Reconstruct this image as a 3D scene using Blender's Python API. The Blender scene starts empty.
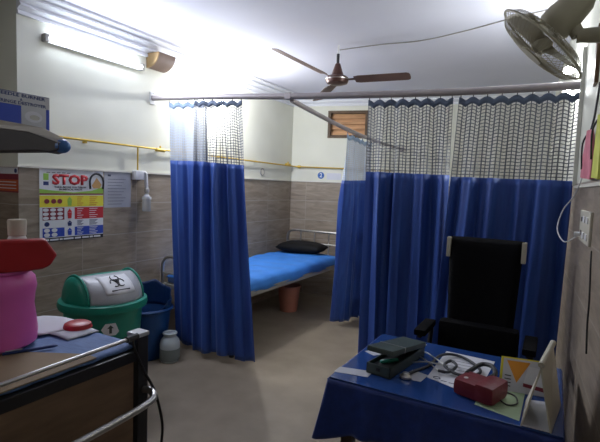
import bpy, bmesh, math, random
from mathutils import Vector as V, Matrix
PI = math.pi
S = bpy.context.scene
COL = S.collection
random.seed(4)

# ------------------------------------------------------------------ materials
def mat(name, col=(.5,.5,.5), rough=.6, metal=0., noise=0., nscale=8., bump=0., bscale=60., spec=.5, stretch=(1,1,1), **kw):
    m = bpy.data.materials.new(name); m.use_nodes = True
    nt = m.node_tree; b = nt.nodes['Principled BSDF']
    b.inputs['Base Color'].default_value = (*col, 1)
    b.inputs['Roughness'].default_value = rough
    b.inputs['Metallic'].default_value = metal
    b.inputs['Specular IOR Level'].default_value = spec
    tc = nt.nodes.new('ShaderNodeTexCoord'); mp = nt.nodes.new('ShaderNodeMapping')
    mp.inputs['Scale'].default_value = stretch
    nt.links.new(tc.outputs['Object'], mp.inputs['Vector'])
    if noise:
        n = nt.nodes.new('ShaderNodeTexNoise'); n.inputs['Scale'].default_value = nscale; n.inputs['Detail'].default_value = 5
        nt.links.new(mp.outputs[0], n.inputs['Vector'])
        r = nt.nodes.new('ShaderNodeValToRGB')
        r.color_ramp.elements[0].position = .3; r.color_ramp.elements[1].position = .7
        r.color_ramp.elements[0].color = (*[c*(1-noise) for c in col], 1)
        r.color_ramp.elements[1].color = (*[min(1, c*(1+noise)) for c in col], 1)
        nt.links.new(n.outputs['Fac'], r.inputs['Fac']); nt.links.new(r.outputs['Color'], b.inputs['Base Color'])
    if bump:
        n2 = nt.nodes.new('ShaderNodeTexNoise'); n2.inputs['Scale'].default_value = bscale; n2.inputs['Detail'].default_value = 3
        nt.links.new(mp.outputs[0], n2.inputs['Vector'])
        bp = nt.nodes.new('ShaderNodeBump'); bp.inputs['Strength'].default_value = bump; bp.inputs['Distance'].default_value = .01
        nt.links.new(n2.outputs['Fac'], bp.inputs['Height']); nt.links.new(bp.outputs['Normal'], b.inputs['Normal'])
    for k, v in kw.items():
        b.inputs[k.replace('_', ' ')].default_value = v
    return m

def emis(name, col, strength):
    m = mat(name, col, .5)
    b = m.node_tree.nodes['Principled BSDF']
    b.inputs['Emission Color'].default_value = (*col, 1); b.inputs['Emission Strength'].default_value = strength
    return m

def wall_material(name, udir, uoff):
    """cream paint above a stone-look tile dado; udir = horizontal direction of the wall"""
    m = bpy.data.materials.new(name); m.use_nodes = True
    nt = m.node_tree; L = nt.links; b = nt.nodes['Principled BSDF']
    def N(t, **k):
        n = nt.nodes.new(t)
        for a, v in k.items(): setattr(n, a, v)
        return n
    def M(op, a, bb=None):
        n = N('ShaderNodeMath', operation=op)
        for i, x in enumerate((a, bb)):
            if x is None: continue
            if isinstance(x, (int, float)): n.inputs[i].default_value = x
            else: L.new(x, n.inputs[i])
        return n.outputs[0]
    tc = N('ShaderNodeTexCoord')
    dot = N('ShaderNodeVectorMath', operation='DOT_PRODUCT'); dot.inputs[1].default_value = (*udir, 0)
    L.new(tc.outputs['Object'], dot.inputs[0]); u = dot.outputs['Value']
    sp = N('ShaderNodeSeparateXYZ'); L.new(tc.outputs['Object'], sp.inputs[0]); z = sp.outputs['Z']
    uu = M('DIVIDE', M('SUBTRACT', u, uoff), .53); zz = M('DIVIDE', M('ADD', z, .026), .2655)
    fu, fz = M('FRACT', uu), M('FRACT', zz)
    ju = M('LESS_THAN', M('MINIMUM', fu, M('SUBTRACT', 1., fu)), .004)
    jz = M('LESS_THAN', M('MINIMUM', fz, M('SUBTRACT', 1., fz)), .012)
    joint = M('MAXIMUM', ju, jz)
    cell = N('ShaderNodeCombineXYZ'); L.new(M('FLOOR', uu), cell.inputs[0]); L.new(M('FLOOR', zz), cell.inputs[1])
    wn = N('ShaderNodeTexWhiteNoise'); L.new(cell.outputs[0], wn.inputs['Vector'])
    # streaks
    cv = N('ShaderNodeCombineXYZ'); L.new(M('MULTIPLY', u, 2.2), cv.inputs[0]); L.new(M('MULTIPLY', z, 13.), cv.inputs[1]); L.new(M('MULTIPLY', wn.outputs['Value'], 40.), cv.inputs[2])
    n = N('ShaderNodeTexNoise'); n.inputs['Scale'].default_value = 1.6; n.inputs['Detail'].default_value = 7; n.inputs['Roughness'].default_value = .62; n.inputs['Distortion'].default_value = .8
    L.new(cv.outputs[0], n.inputs['Vector'])
    rp = N('ShaderNodeValToRGB'); e = rp.color_ramp.elements
    e[0].position = .3; e[0].color = (.215, .17, .125, 1); e[1].position = .72; e[1].color = (.40, .335, .26, 1)
    L.new(n.outputs['Fac'], rp.inputs['Fac'])
    mj = N('ShaderNodeMix', data_type='RGBA'); L.new(joint, mj.inputs['Factor']); L.new(rp.outputs['Color'], mj.inputs['A']); mj.inputs['B'].default_value = (.42, .38, .32, 1)
    pn = N('ShaderNodeTexNoise'); pn.inputs['Scale'].default_value = 2.5; L.new(tc.outputs['Object'], pn.inputs['Vector'])
    pr = N('ShaderNodeValToRGB'); pe = pr.color_ramp.elements
    pe[0].position = .3; pe[0].color = (.66, .66, .56, 1); pe[1].position = .7; pe[1].color = (.72, .72, .62, 1)
    L.new(pn.outputs['Fac'], pr.inputs['Fac'])
    up = M('GREATER_THAN', z, 1.567)
    mm = N('ShaderNodeMix', data_type='RGBA'); L.new(up, mm.inputs['Factor']); L.new(mj.outputs['Result'], mm.inputs['A']); L.new(pr.outputs['Color'], mm.inputs['B'])
    L.new(mm.outputs['Result'], b.inputs['Base Color'])
    rr = M('ADD', M('MULTIPLY', up, .3), .42); L.new(rr, b.inputs['Roughness'])
    hgt = M('MULTIPLY', M('SUBTRACT', n.outputs['Fac'], M('MULTIPLY', joint, .8)), M('SUBTRACT', 1., up))
    bp = N('ShaderNodeBump'); bp.inputs['Strength'].default_value = .35; bp.inputs['Distance'].default_value = .004
    L.new(hgt, bp.inputs['Height']); L.new(bp.outputs['Normal'], b.inputs['Normal'])
    return m

def net_material(name, thread, nu, nv, hole):
    m = bpy.data.materials.new(name); m.use_nodes = True
    nt = m.node_tree; L = nt.links; b = nt.nodes['Principled BSDF']
    b.inputs['Base Color'].default_value = (*thread, 1); b.inputs['Roughness'].default_value = .8
    uv = nt.nodes.new('ShaderNodeUVMap'); sp = nt.nodes.new('ShaderNodeSeparateXYZ'); L.new(uv.outputs[0], sp.inputs[0])
    def M(op, a, bb=None):
        n = nt.nodes.new('ShaderNodeMath'); n.operation = op
        for i, x in enumerate((a, bb)):
            if x is None: continue
            if isinstance(x, (int, float)): n.inputs[i].default_value = x
            else: L.new(x, n.inputs[i])
        return n.outputs[0]
    fx = M('FRACT', M('MULTIPLY', sp.outputs['X'], nu)); fy = M('FRACT', M('MULTIPLY', sp.outputs['Y'], nv))
    ax = M('ABSOLUTE', M('SUBTRACT', fx, .5)); ay = M('ABSOLUTE', M('SUBTRACT', fy, .5))
    h = M('LESS_THAN', M('MAXIMUM', ax, ay), .375)          # open cell of the net
    al = M('SUBTRACT', 1., M('MULTIPLY', h, hole))
    L.new(al, b.inputs['Alpha'])
    mx = nt.nodes.new('ShaderNodeMix'); mx.data_type = 'RGBA'; L.new(h, mx.inputs['Factor'])
    mx.inputs['A'].default_value = (*thread, 1); mx.inputs['B'].default_value = (*[min(1,c*.4+.44) for c in thread], 1)
    L.new(mx.outputs['Result'], b.inputs['Base Color'])
    return m

def fabric_material(name, c1, c2):
    m = mat(name, c1, .55, noise=0, bump=.08, bscale=500)
    b = m.node_tree.nodes['Principled BSDF']
    b.inputs['Sheen Weight'].default_value = .35; b.inputs['Sheen Roughness'].default_value = .4
    b.inputs['Sheen Tint'].default_value = (.45, .6, 1, 1)
    nt = m.node_tree; L = nt.links
    tc = nt.nodes.new('ShaderNodeTexCoord'); mp = nt.nodes.new('ShaderNodeMapping'); mp.inputs['Scale'].default_value = (22, 22, 1.6)
    n = nt.nodes.new('ShaderNodeTexNoise'); n.inputs['Scale'].default_value = 1.; n.inputs['Detail'].default_value = 4
    L.new(tc.outputs['Object'], mp.inputs[0]); L.new(mp.outputs[0], n.inputs['Vector'])
    r = nt.nodes.new('ShaderNodeValToRGB'); r.color_ramp.elements[0].position = .25; r.color_ramp.elements[1].position = .8
    r.color_ramp.elements[0].color = (*c1, 1); r.color_ramp.elements[1].color = (*c2, 1)
    L.new(n.outputs['Fac'], r.inputs['Fac']); L.new(r.outputs['Color'], b.inputs['Base Color'])
    return m

M = {}
M['ceiling'] = mat('ceiling_paint', (.66,.665,.76), .8, noise=.03, nscale=1.5)
M['floor'] = mat('vinyl_floor', (.27,.222,.165), .42, noise=.12, nscale=5, bump=.02, bscale=30)
M['cornice'] = mat('cornice_paint', (.74,.75,.78), .6)
M['ledge'] = mat('dado_ledge_paint', (.70,.68,.60), .5)
M['blue'] = fabric_material('blue_curtain_fabric', (.016,.050,.26), (.034,.108,.42))
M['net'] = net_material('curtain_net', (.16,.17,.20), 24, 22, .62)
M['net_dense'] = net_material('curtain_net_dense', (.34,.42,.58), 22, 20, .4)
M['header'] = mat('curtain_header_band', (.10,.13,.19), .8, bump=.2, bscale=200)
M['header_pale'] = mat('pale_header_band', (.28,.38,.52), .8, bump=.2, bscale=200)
M['rod'] = mat('curtain_rail_metal', (.40,.36,.36), .45, .25, noise=.08, nscale=10)
M['steel'] = mat('steel', (.55,.54,.52), .28, .9, noise=.1, nscale=20)
M['grey_paint'] = mat('grey_painted_steel', (.33,.32,.29), .45, .3, noise=.1, nscale=15)
M['white_pl'] = mat('white_plastic', (.72,.72,.72), .4, noise=.03)
M['cream_pl'] = mat('cream_plastic', (.60,.57,.47), .45, noise=.05)
M['black'] = mat('black_fabric', (.004,.004,.005), .9, spec=.12, bump=.3, bscale=300)
M['black_pl'] = mat('black_plastic', (.015,.015,.017), .45, noise=.1)
M['black_vinyl'] = mat('black_vinyl', (.006,.006,.007), .7, spec=.2, bump=.3, bscale=8)
M['brass'] = mat('yellow_pipe_paint', (.62,.42,.06), .35, .35, noise=.08)
M['wood_br'] = mat('brown_wood_laminate', (.17,.105,.06), .5, noise=.25, nscale=4, stretch=(1,1,6))
M['win_wood'] = mat('window_frame_wood', (.10,.06,.03), .6, noise=.25, nscale=12)
M['slat'] = mat('orange_wood_louver', (.62,.36,.19), .55, noise=.2, nscale=6, stretch=(1,1,8))
M['fan_brown'] = mat('brown_enamel', (.10,.045,.035), .35, .3, noise=.1)
M['blade'] = mat('brown_fan_blade', (.13,.07,.055), .5, noise=.1)
M['olive'] = mat('beige_fan_enamel', (.36,.33,.24), .45, .1, noise=.08)
M['sheet'] = mat('bright_blue_sheet', (.035,.20,.62), .7, noise=.1, nscale=6, bump=.25, bscale=12)
M['green'] = mat('green_bin_plastic', (.010,.24,.17), .35, noise=.08, nscale=4)
M['lid_grey'] = mat('grey_flap_plastic', (.42,.43,.46), .4, noise=.04)
M['tub'] = mat('blue_tub_plastic', (.008,.055,.19), .4, noise=.1, nscale=5)
M['liner'] = mat('dark_blue_bin_liner', (.006,.03,.11), .3, bump=.6, bscale=14)
M['pink_bucket'] = mat('salmon_plastic', (.52,.20,.13), .5, noise=.06)
M['can'] = mat('milky_plastic', (.60,.66,.70), .35, Transmission_Weight=.25)
M['liquid'] = mat('cloudy_liquid', (.20,.23,.23), .3)
M['navy'] = mat('navy_tablecloth', (.010,.035,.20), .45, noise=.15, nscale=30, bump=.15, bscale=50)
M['glass'] = mat('glass_top', (.02,.06,.22), .06, spec=.6)
M['dark_wood'] = mat('dark_desk_wood', (.05,.03,.022), .5, noise=.3, nscale=6)
M['paper'] = mat('white_paper', (.62,.63,.68), .8, noise=.03, nscale=3)
M['paper_grey'] = mat('grey_paper', (.44,.45,.50), .8, noise=.06, nscale=3)
M['ink'] = mat('dark_ink', (.04,.05,.10), .8)
M['bp_case'] = mat('green_grey_case', (.062,.085,.075), .4, .2, noise=.08)
M['tube_dark'] = mat('grey_rubber', (.025,.028,.038), .5)
M['maroon'] = mat('maroon_leatherette', (.15,.010,.018), .45, bump=.15, bscale=60)
M['orange'] = mat('orange_print', (.80,.32,.03), .6)
M['lime'] = mat('pale_green_paper', (.36,.48,.30), .7)
M['frosted'] = mat('cream_acrylic', (.52,.50,.40), .4, noise=.06, nscale=5)
M['red'] = mat('red_plastic', (.42,.012,.020), .4, noise=.06)
M['pink'] = mat('pink_plastic', (.85,.16,.55), .35, noise=.05, Transmission_Weight=.15)
M['mattress_blue'] = mat('dull_blue_sheet', (.085,.16,.36), .7, noise=.15, nscale=14, stretch=(1,6,1), bump=.1, bscale=40)
M['cardboard'] = mat('cardboard', (.24,.17,.10), .8, noise=.08)
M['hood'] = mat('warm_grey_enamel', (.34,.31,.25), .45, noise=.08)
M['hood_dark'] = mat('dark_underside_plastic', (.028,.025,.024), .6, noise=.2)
M['tip_blue'] = mat('blue_cap_plastic', (.05,.16,.42), .4)
M['pink_cloth'] = mat('pink_cloth', (.62,.20,.26), .8, noise=.15, nscale=20)
M['yellow_cloth'] = mat('yellow_cloth', (.72,.75,.16), .8, noise=.1)
M['clear'] = mat('clear_plastic', (.85,.88,.9), .1, Transmission_Weight=.6)
M['tan'] = mat('tan_wood', (.32,.21,.09), .6, noise=.1)
M['tan_side'] = mat('brown_wood', (.16,.10,.07), .6, noise=.15)
M['p_red'] = mat('print_red', (.55,.02,.03), .6)
M['p_yel'] = mat('print_yellow', (.80,.72,.05), .6)
M['p_blue'] = mat('print_blue', (.02,.06,.42), .6)
M['p_dkblue'] = mat('print_dark_blue', (.012,.03,.15), .6)
M['p_mar'] = mat('print_maroon', (.22,.02,.04), .6)
M['p_grn'] = mat('print_green', (.30,.55,.08), .6)
M['p_white'] = mat('print_white', (.74,.75,.78), .6)
M['p_skin'] = mat('print_tan', (.62,.36,.13), .6)
M['p_black'] = mat('print_black', (.012,.012,.02), .6)
M['p_orange'] = mat('print_orange', (.55,.10,.02), .6)
M['disc_blue'] = mat('sign_blue', (.01,.10,.38), .5)
M['tube_glow'] = emis('fluorescent_glow', (.80,.88,1), 20)
M['fill_tube_glow'] = emis('added_fill_glow', (.9,.92,1), 5)  # dim glow of the added fill tube
M['bulb_glow'] = emis('bulb_glow', (.95,1,.97), 60)
M['right_post'] = mat('white_frame_paint', (.62,.62,.56), .5)

# ------------------------------------------------------------------ mesh builder
class MB:
    def __init__(s): s.bm = bmesh.new()
    def _x(s, vs, m):
        if m is not None: bmesh.ops.transform(s.bm, matrix=m, verts=vs)
    def box(s, lo, hi, bev=0, m=None):
        r = bmesh.ops.create_cube(s.bm, size=1)['verts']
        c = [(a+b)/2 for a, b in zip(lo, hi)]; d = [abs(b-a) for a, b in zip(lo, hi)]
        bmesh.ops.scale(s.bm, vec=d, verts=r); bmesh.ops.translate(s.bm, vec=c, verts=r)
        if bev:
            es = list({e for v in r for e in v.link_edges})
            g = bmesh.ops.bevel(s.bm, geom=es, offset=bev, segments=2, affect='EDGES', profile=.7)
            r = list({v for v in g['verts']} | {v for v in r if v.is_valid})
        s._x(r, m); return s
    def tube(s, pts, r, n=10, closed=False):
        pts = [V(p) for p in pts]; N = len(pts)
        rs = r if isinstance(r, (list, tuple)) else [r]*N
        rings = []; up = None
        for i, p in enumerate(pts):
            a = pts[(i-1) % N] if (closed or i) else pts[0]; b = pts[(i+1) % N] if (closed or i < N-1) else pts[-1]
            t = (b-a).normalized()
            if up is None:
                up = V((0,0,1)) if abs(t.z) < .9 else V((1,0,0))
            x = t.cross(up).normalized(); up = x.cross(t).normalized()
            rings.append([s.bm.verts.new(p + rs[i]*(math.cos(2*PI*k/n)*x + math.sin(2*PI*k/n)*up)) for k in range(n)])
        for i in range(N if closed else N-1):
            A, B = rings[i], rings[(i+1) % N]
            for k in range(n): s.bm.faces.new((A[k], A[(k+1) % n], B[(k+1) % n], B[k]))
        if not closed:
            s.bm.faces.new(rings[0]); s.bm.faces.new(rings[-1][::-1])
        return s
    def lathe(s, prof, c=(0,0,0), n=28, m=None, sx=1, sy=1):
        """prof: (radius, z) list; closed with caps"""
        vs = []; rings = []
        for r, z in prof:
            ring = [s.bm.verts.new((c[0]+sx*r*math.cos(2*PI*k/n), c[1]+sy*r*math.sin(2*PI*k/n), c[2]+z)) for k in range(n)]
            rings.append(ring); vs += ring
        for A, B in zip(rings, rings[1:]):
            for k in range(n): s.bm.faces.new((A[k], A[(k+1) % n], B[(k+1) % n], B[k]))
        if prof[0][0] > 1e-5: s.bm.faces.new(rings[0][::-1])
        if prof[-1][0] > 1e-5: s.bm.faces.new(rings[-1])
        s._x(vs, m); return s
    def prism(s, poly, vec, m=None):
        """poly: 3D points (planar) extruded by vec"""
        a = [s.bm.verts.new(V(p)) for p in poly]; b = [s.bm.verts.new(V(p)+V(vec)) for p in poly]
        n = len(a); s.bm.faces.new(a); s.bm.faces.new(b[::-1])
        for k in range(n): s.bm.faces.new((a[k], b[k], b[(k+1) % n], a[(k+1) % n]))
        s._x(a+b, m); return s
    def grid(s, f, nu, nv, uv=False):
        g = [[s.bm.verts.new(f(i/nu, j/nv)) for i in range(nu+1)] for j in range(nv+1)]
        l = s.bm.loops.layers.uv.verify() if uv else None
        for j in range(nv):
            for i in range(nu):
                fc = s.bm.faces.new((g[j][i], g[j][i+1], g[j+1][i+1], g[j+1][i]))
                if uv:
                    for lp, (a, b) in zip(fc.loops, ((i,j),(i+1,j),(i+1,j+1),(i,j+1))): lp[l].uv = (a/nu, b/nv)
        return s
    def build(s, name, material, parent=None, smooth=False, solid=0, origin='base', bevel=0):
        bmesh.ops.recalc_face_normals(s.bm, faces=s.bm.faces)
        if parent is not None: o0 = wloc(parent)
        elif origin == 'base':
            xs = [v.co for v in s.bm.verts]
            o0 = V(((min(v.x for v in xs)+max(v.x for v in xs))/2, (min(v.y for v in xs)+max(v.y for v in xs))/2, min(v.z for v in xs)))
        else: o0 = V((0,0,0))
        bmesh.ops.translate(s.bm, vec=-o0, verts=s.bm.verts)
        me = bpy.data.meshes.new(name); s.bm.to_mesh(me); s.bm.free()
        me.materials.append(material)
        o = bpy.data.objects.new(name, me); COL.objects.link(o)
        if parent is not None: o.parent = parent
        else: o.location = o0
        if smooth: 
            for p in me.polygons: p.use_smooth = True
            if smooth == 'auto': me.set_sharp_from_angle(angle=math.radians(38))
        if solid:
            md = o.modifiers.new('thickness', 'SOLIDIFY'); md.thickness = solid; md.offset = 0
        if bevel:
            md = o.modifiers.new('bevel', 'BEVEL'); md.width = bevel; md.segments = 2; md.limit_method = 'ANGLE'
        return o

def wloc(o):
    l = V(o.location); p = o.parent
    while p is not None: l = l + V(p.location); p = p.parent
    return l
def thing(name, label, cat, loc, group=None):
    o = bpy.data.objects.new(name, None); COL.objects.link(o); o.location = loc; o.empty_display_size = .1
    return tag(o, label, cat, group)
def tag(o, label, cat, group=None):
    o['label'] = label; o['category'] = cat
    if group: o['group'] = group
    return o
def struct(name, mb, m, **k):
    o = mb.build(name, m, origin=None, **k); o['kind'] = 'structure'; return o

def text(s, pos, xd, up, h, m, name, parent, depth=.0006, width=None, bold=0, align='CENTER'):
    cu = bpy.data.curves.new('t', 'FONT'); cu.body = s; cu.size = 1; cu.extrude = 0; cu.offset = bold
    cu.align_x = align; cu.align_y = 'CENTER'; cu.resolution_u = 2
    ob = bpy.data.objects.new('t', cu); COL.objects.link(ob)
    dg = bpy.context.evaluated_depsgraph_get()
    me = bpy.data.meshes.new_from_object(ob.evaluated_get(dg)); bpy.data.objects.remove(ob)
    xd = V(xd).normalized(); up = V(up).normalized(); n = xd.cross(up)
    k = h/.72; w = max(v.co.x for v in me.vertices)-min(v.co.x for v in me.vertices)
    kx = width/w if width else k
    o0 = V(pos) - wloc(parent)
    bm = bmesh.new(); bm.from_mesh(me)
    for v in bm.verts: v.co = o0 + xd*(v.co.x*kx) + up*(v.co.y*k)
    g = bmesh.ops.extrude_face_region(bm, geom=bm.faces[:])
    bmesh.ops.translate(bm, vec=n*depth, verts=[e for e in g['geom'] if isinstance(e, bmesh.types.BMVert)])
    bmesh.ops.recalc_face_normals(bm, faces=bm.faces)
    me2 = bpy.data.meshes.new(name); bm.to_mesh(me2); bm.free(); me2.materials.append(m)
    o = bpy.data.objects.new(name, me2); COL.objects.link(o); o.parent = parent
    return o

def lerp(a, b, t): return a+(b-a)*t
def smooth_path(P, n=6):
    P = [V(p) for p in P]; out = []
    for i in range(len(P)-1):
        p0 = P[max(i-1,0)]; p1 = P[i]; p2 = P[i+1]; p3 = P[min(i+2,len(P)-1)]
        for k in range(n):
            t = k/n
            out.append(.5*((2*p1)+(p2-p0)*t+(2*p0-5*p1+4*p2-p3)*t*t+(3*p1-p0-3*p2+p3)*t**3))
    out.append(P[-1]); return out

# ------------------------------------------------------------------ camera
cam = bpy.data.cameras.new('camera'); camo = bpy.data.objects.new('camera', cam); COL.objects.link(camo)
yaw, pitch, al = math.radians(29.19), math.radians(-4.391), math.atan(.035)
Fd = V((-math.sin(yaw)*math.cos(pitch), math.cos(yaw)*math.cos(pitch), math.sin(pitch)))
r0 = V((math.cos(yaw), math.sin(yaw), 0)); u0 = r0.cross(Fd)
R_ = r0*math.cos(al)+u0*math.sin(al); U_ = u0*math.cos(al)-r0*math.sin(al)
mt = Matrix((R_, U_, -Fd)).transposed().to_4x4(); mt.translation = V((0,0,1.5))
camo.matrix_world = mt
cam.sensor_width = 36; cam.lens = 455*36/600; cam.clip_start = .05
S.camera = camo

# ------------------------------------------------------------------ room
XL = -3.248; CZ = 2.745
def backY(x): return 5.52+.2364*(x-XL)
def rightX(y): return .092-(y-3.02)*.0542
YB, YJ, XN = -1.2, 1.8, -3.55          # wall behind the camera, the jog in the left wall, the near left wall
BR = V((-.088, backY(-.088), 0))
fp = [(XN,YB,0),(rightX(YB),YB,0),(BR.x,BR.y,0),(XL,5.52,0),(XL,YJ,0),(XN,YJ,0)]
struct('floor', MB().prism([(x,y,-.05) for x,y,z in fp], (0,0,.05)), M['floor'])
struct('ceiling', MB().prism([(x,y,CZ) for x,y,z in fp], (0,0,.08)), M['ceiling'])
T = .12
WL = wall_material('left_wall', (0,1), 2.82)
struct('wall_left', MB().prism([(XL,YJ,0),(XL,5.52,0),(XL-T,5.52,0),(XL-T,YJ+.001,0)], (0,0,CZ)), WL)
struct('wall_jog', MB().prism([(XL-.001,YJ,0),(XL-.001,YJ+T,0),(XN-T,YJ+T,0),(XN-T,YJ,0)], (0,0,CZ)), wall_material('jog_wall', (1,0), XL+.2))
struct('wall_near_left', MB().prism([(XN,YB,0),(XN,YJ,0),(XN-T,YJ,0),(XN-T,YB,0)], (0,0,CZ)), WL)
wr = wall_material('right_wall', (-.054,.9985), 2.2)
struct('wall_right', MB().prism([(rightX(YB),YB,0),(BR.x,BR.y,0),(BR.x+T,BR.y,0),(rightX(YB)+T,YB,0)], (0,0,CZ)), wr)
struct('wall_front', MB().prism([(XN,YB,0),(rightX(YB),YB,0),(rightX(YB),YB-T,0),(XN,YB-T,0)], (0,0,CZ)), wall_material('front_wall', (1,0), 0))
# back wall with the high window opening
wb = wall_material('back_wall', (.9732,.23), .45)
WX0, WX1, WZ0, WZ1 = -2.762, -2.235, 2.165, 2.527
def bp_(x, z, d=0): return V((x-.23*d*1., backY(x)+.9732*d, z))   # d = distance behind the wall face
def bslab(x0, x1, z0, z1, d0=0, d1=T, mb=None):
    mb = mb or MB()
    return mb.prism([bp_(x0,z0,d0),bp_(x1,z0,d0),bp_(x1,z0,d1),bp_(x0,z0,d1)], (0,0,z1-z0))
w = MB(); bslab(XL,WX0,0,CZ,mb=w); bslab(WX1,BR.x,0,CZ,mb=w); bslab(WX0,WX1,0,WZ0,mb=w); bslab(WX0,WX1,WZ1,CZ,mb=w)
struct('wall_back', w, wb)
# window: frame + louvers
w = MB(); fw = .035
bslab(WX0,WX0+fw,WZ0,WZ1,-.02,.10,w); bslab(WX1-fw,WX1,WZ0,WZ1,-.02,.10,w)
bslab(WX0+fw,WX1-fw,WZ0,WZ0+fw,-.02,.10,w); bslab(WX0+fw,WX1-fw,WZ1-fw,WZ1,-.02,.10,w)
win = struct('window_1', w, M['win_wood'])
for k in range(4):
    z = WZ0+.045+k*.073
    a, b_ = WX0+.036, WX1-.036
    MB().prism([bp_(a,z,.02),bp_(b_,z,.02),bp_(b_,z+.066,.062),bp_(a,z+.066,.062)], (.23*.012,-.9732*-.012,0)).build('louver', M['slat'], win)
bslab(WX0+.02,WX1-.02,WZ0+.02,WZ1-.02,.085,.1).build('backing_board', M['slat'], win)

# cornice
def cornice(name, a, b, inw):
    a, b, inw = V(a), V(b), V(inw).normalized()
    prof = [(0,0),(.022,0),(.022,.022),(.010,.028),(.038,.050),(.052,.052),(.052,.064),(.040,.070),(.072,.098),(.086,.10),(.086,.112),(.074,.118),(.11,.135),(.13,.136),(.13,.152),(0,.152)]
    prof2 = [(x, z) for x, z in prof]
    d = b-a
    return struct(name, MB().prism([a+inw*x+V((0,0,CZ-.154+z)) for x, z in prof2], d), M['cornice'])
cornice('trim_1', (XL,YJ,0), (XL,5.52,0), (1,0,0))
cornice('trim_2', (XL+.0,5.52,0), (BR.x,BR.y,0), (.23,-.9732,0))
# thin ledge capping the tiles
struct('trim_3', MB().box((XL,YJ-.012,1.562),(XL+.012,5.50,1.577)), M['ledge'])
struct('trim_4', bslab(XL+.0,BR.x,1.562,1.577,-.012,0), M['ledge'])
struct('trim_5', MB().box((XN,YJ-.012,1.562),(XL,YJ,1.577)), M['ledge'])
struct('trim_6', MB().prism([(rightX(1.2)-.012,1.2,1.540),(rightX(2.96)-.012,2.96,1.540),(rightX(2.96),2.96,1.540),(rightX(1.2),1.2,1.540)], (0,0,.015)), M['ledge'])
# white frame post on the right wall that carries the rail
struct('trim_7', MB().box((rightX(3.0)-.018,2.93,1.556),(rightX(3.0)+.0,3.05,2.30)), M['right_post'])

# ------------------------------------------------------------------ rails
RY = 2.987
rail_pts = [(XL+.001,RY,2.246),(-2.8,RY,2.226),(-2.26,RY,2.198),(-1.8,RY,2.170),(-1.3,RY,2.146),(-.8,RY,2.126),(-.39,RY,2.115),(rightX(RY)-.001,RY,2.109)]
rp = smooth_path(rail_pts)
def railZ(x):
    for a, b in zip(rp, rp[1:]):
        if a.x <= x <= b.x: return lerp(a.z, b.z, (x-a.x)/(b.x-a.x))
    return rp[0].z if x < rp[0].x else rp[-1].z
t = thing('curtain_rail', 'long grey metal curtain rail crossing the room from wall to wall', 'curtain rail', (XL+.01,RY,2.22))
MB().tube(rp, .0235, 14).build('rail', M['rod'], t, 'auto')
MB().box((XL,RY-.03,2.19),(XL+.012,RY+.03,2.30), .003).tube([(XL+.006,RY,2.285),(XL+.03,RY,2.285)],.006).build('wall_bracket', M['white_pl'], t)
MB().box((-1.825,RY-.024,railZ(-1.8)-.024),(-1.775,RY+.024,railZ(-1.8)+.024), .004).build('joint_clamp', M['rod'], t)
MB().box((-2.66,RY-.012,railZ(-2.62)+.018),(-2.58,RY+.012,railZ(-2.62)+.03)).tube([(-2.62,RY,railZ(-2.62)+.02),(-2.60,RY,2.27),(-2.68,RY+.02,2.285)],.004).build('wire_tie', M['white_pl'], t)
def side(y): return lerp(2.146,2.070,(y-2.99)/(4.8-2.99)) - .045*math.sin(PI*min(1,max(0,(y-2.99)/2.8)))
sp_ = [(-1.79, y, side(y)-.0) for y in [3.012+.2*i for i in range(13)]] + [(-1.79, backY(-1.79)-.001, side(5.75))]
t = thing('curtain_rail', 'grey metal side rail running back from the long rail over the bed bay', 'curtain rail', (-1.79,3.01,2.13))
MB().tube(sp_, .019, 12).build('rail', M['rod'], t, 'auto')
MB().lathe([(.035,0),(.035,.01),(.02,.014)], m=Matrix.Translation((-1.79,backY(-1.79)-.002,side(5.75))) @ Matrix.Rotation(PI/2,4,'X')).build('wall_flange', M['rod'], t, 'auto')

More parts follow.
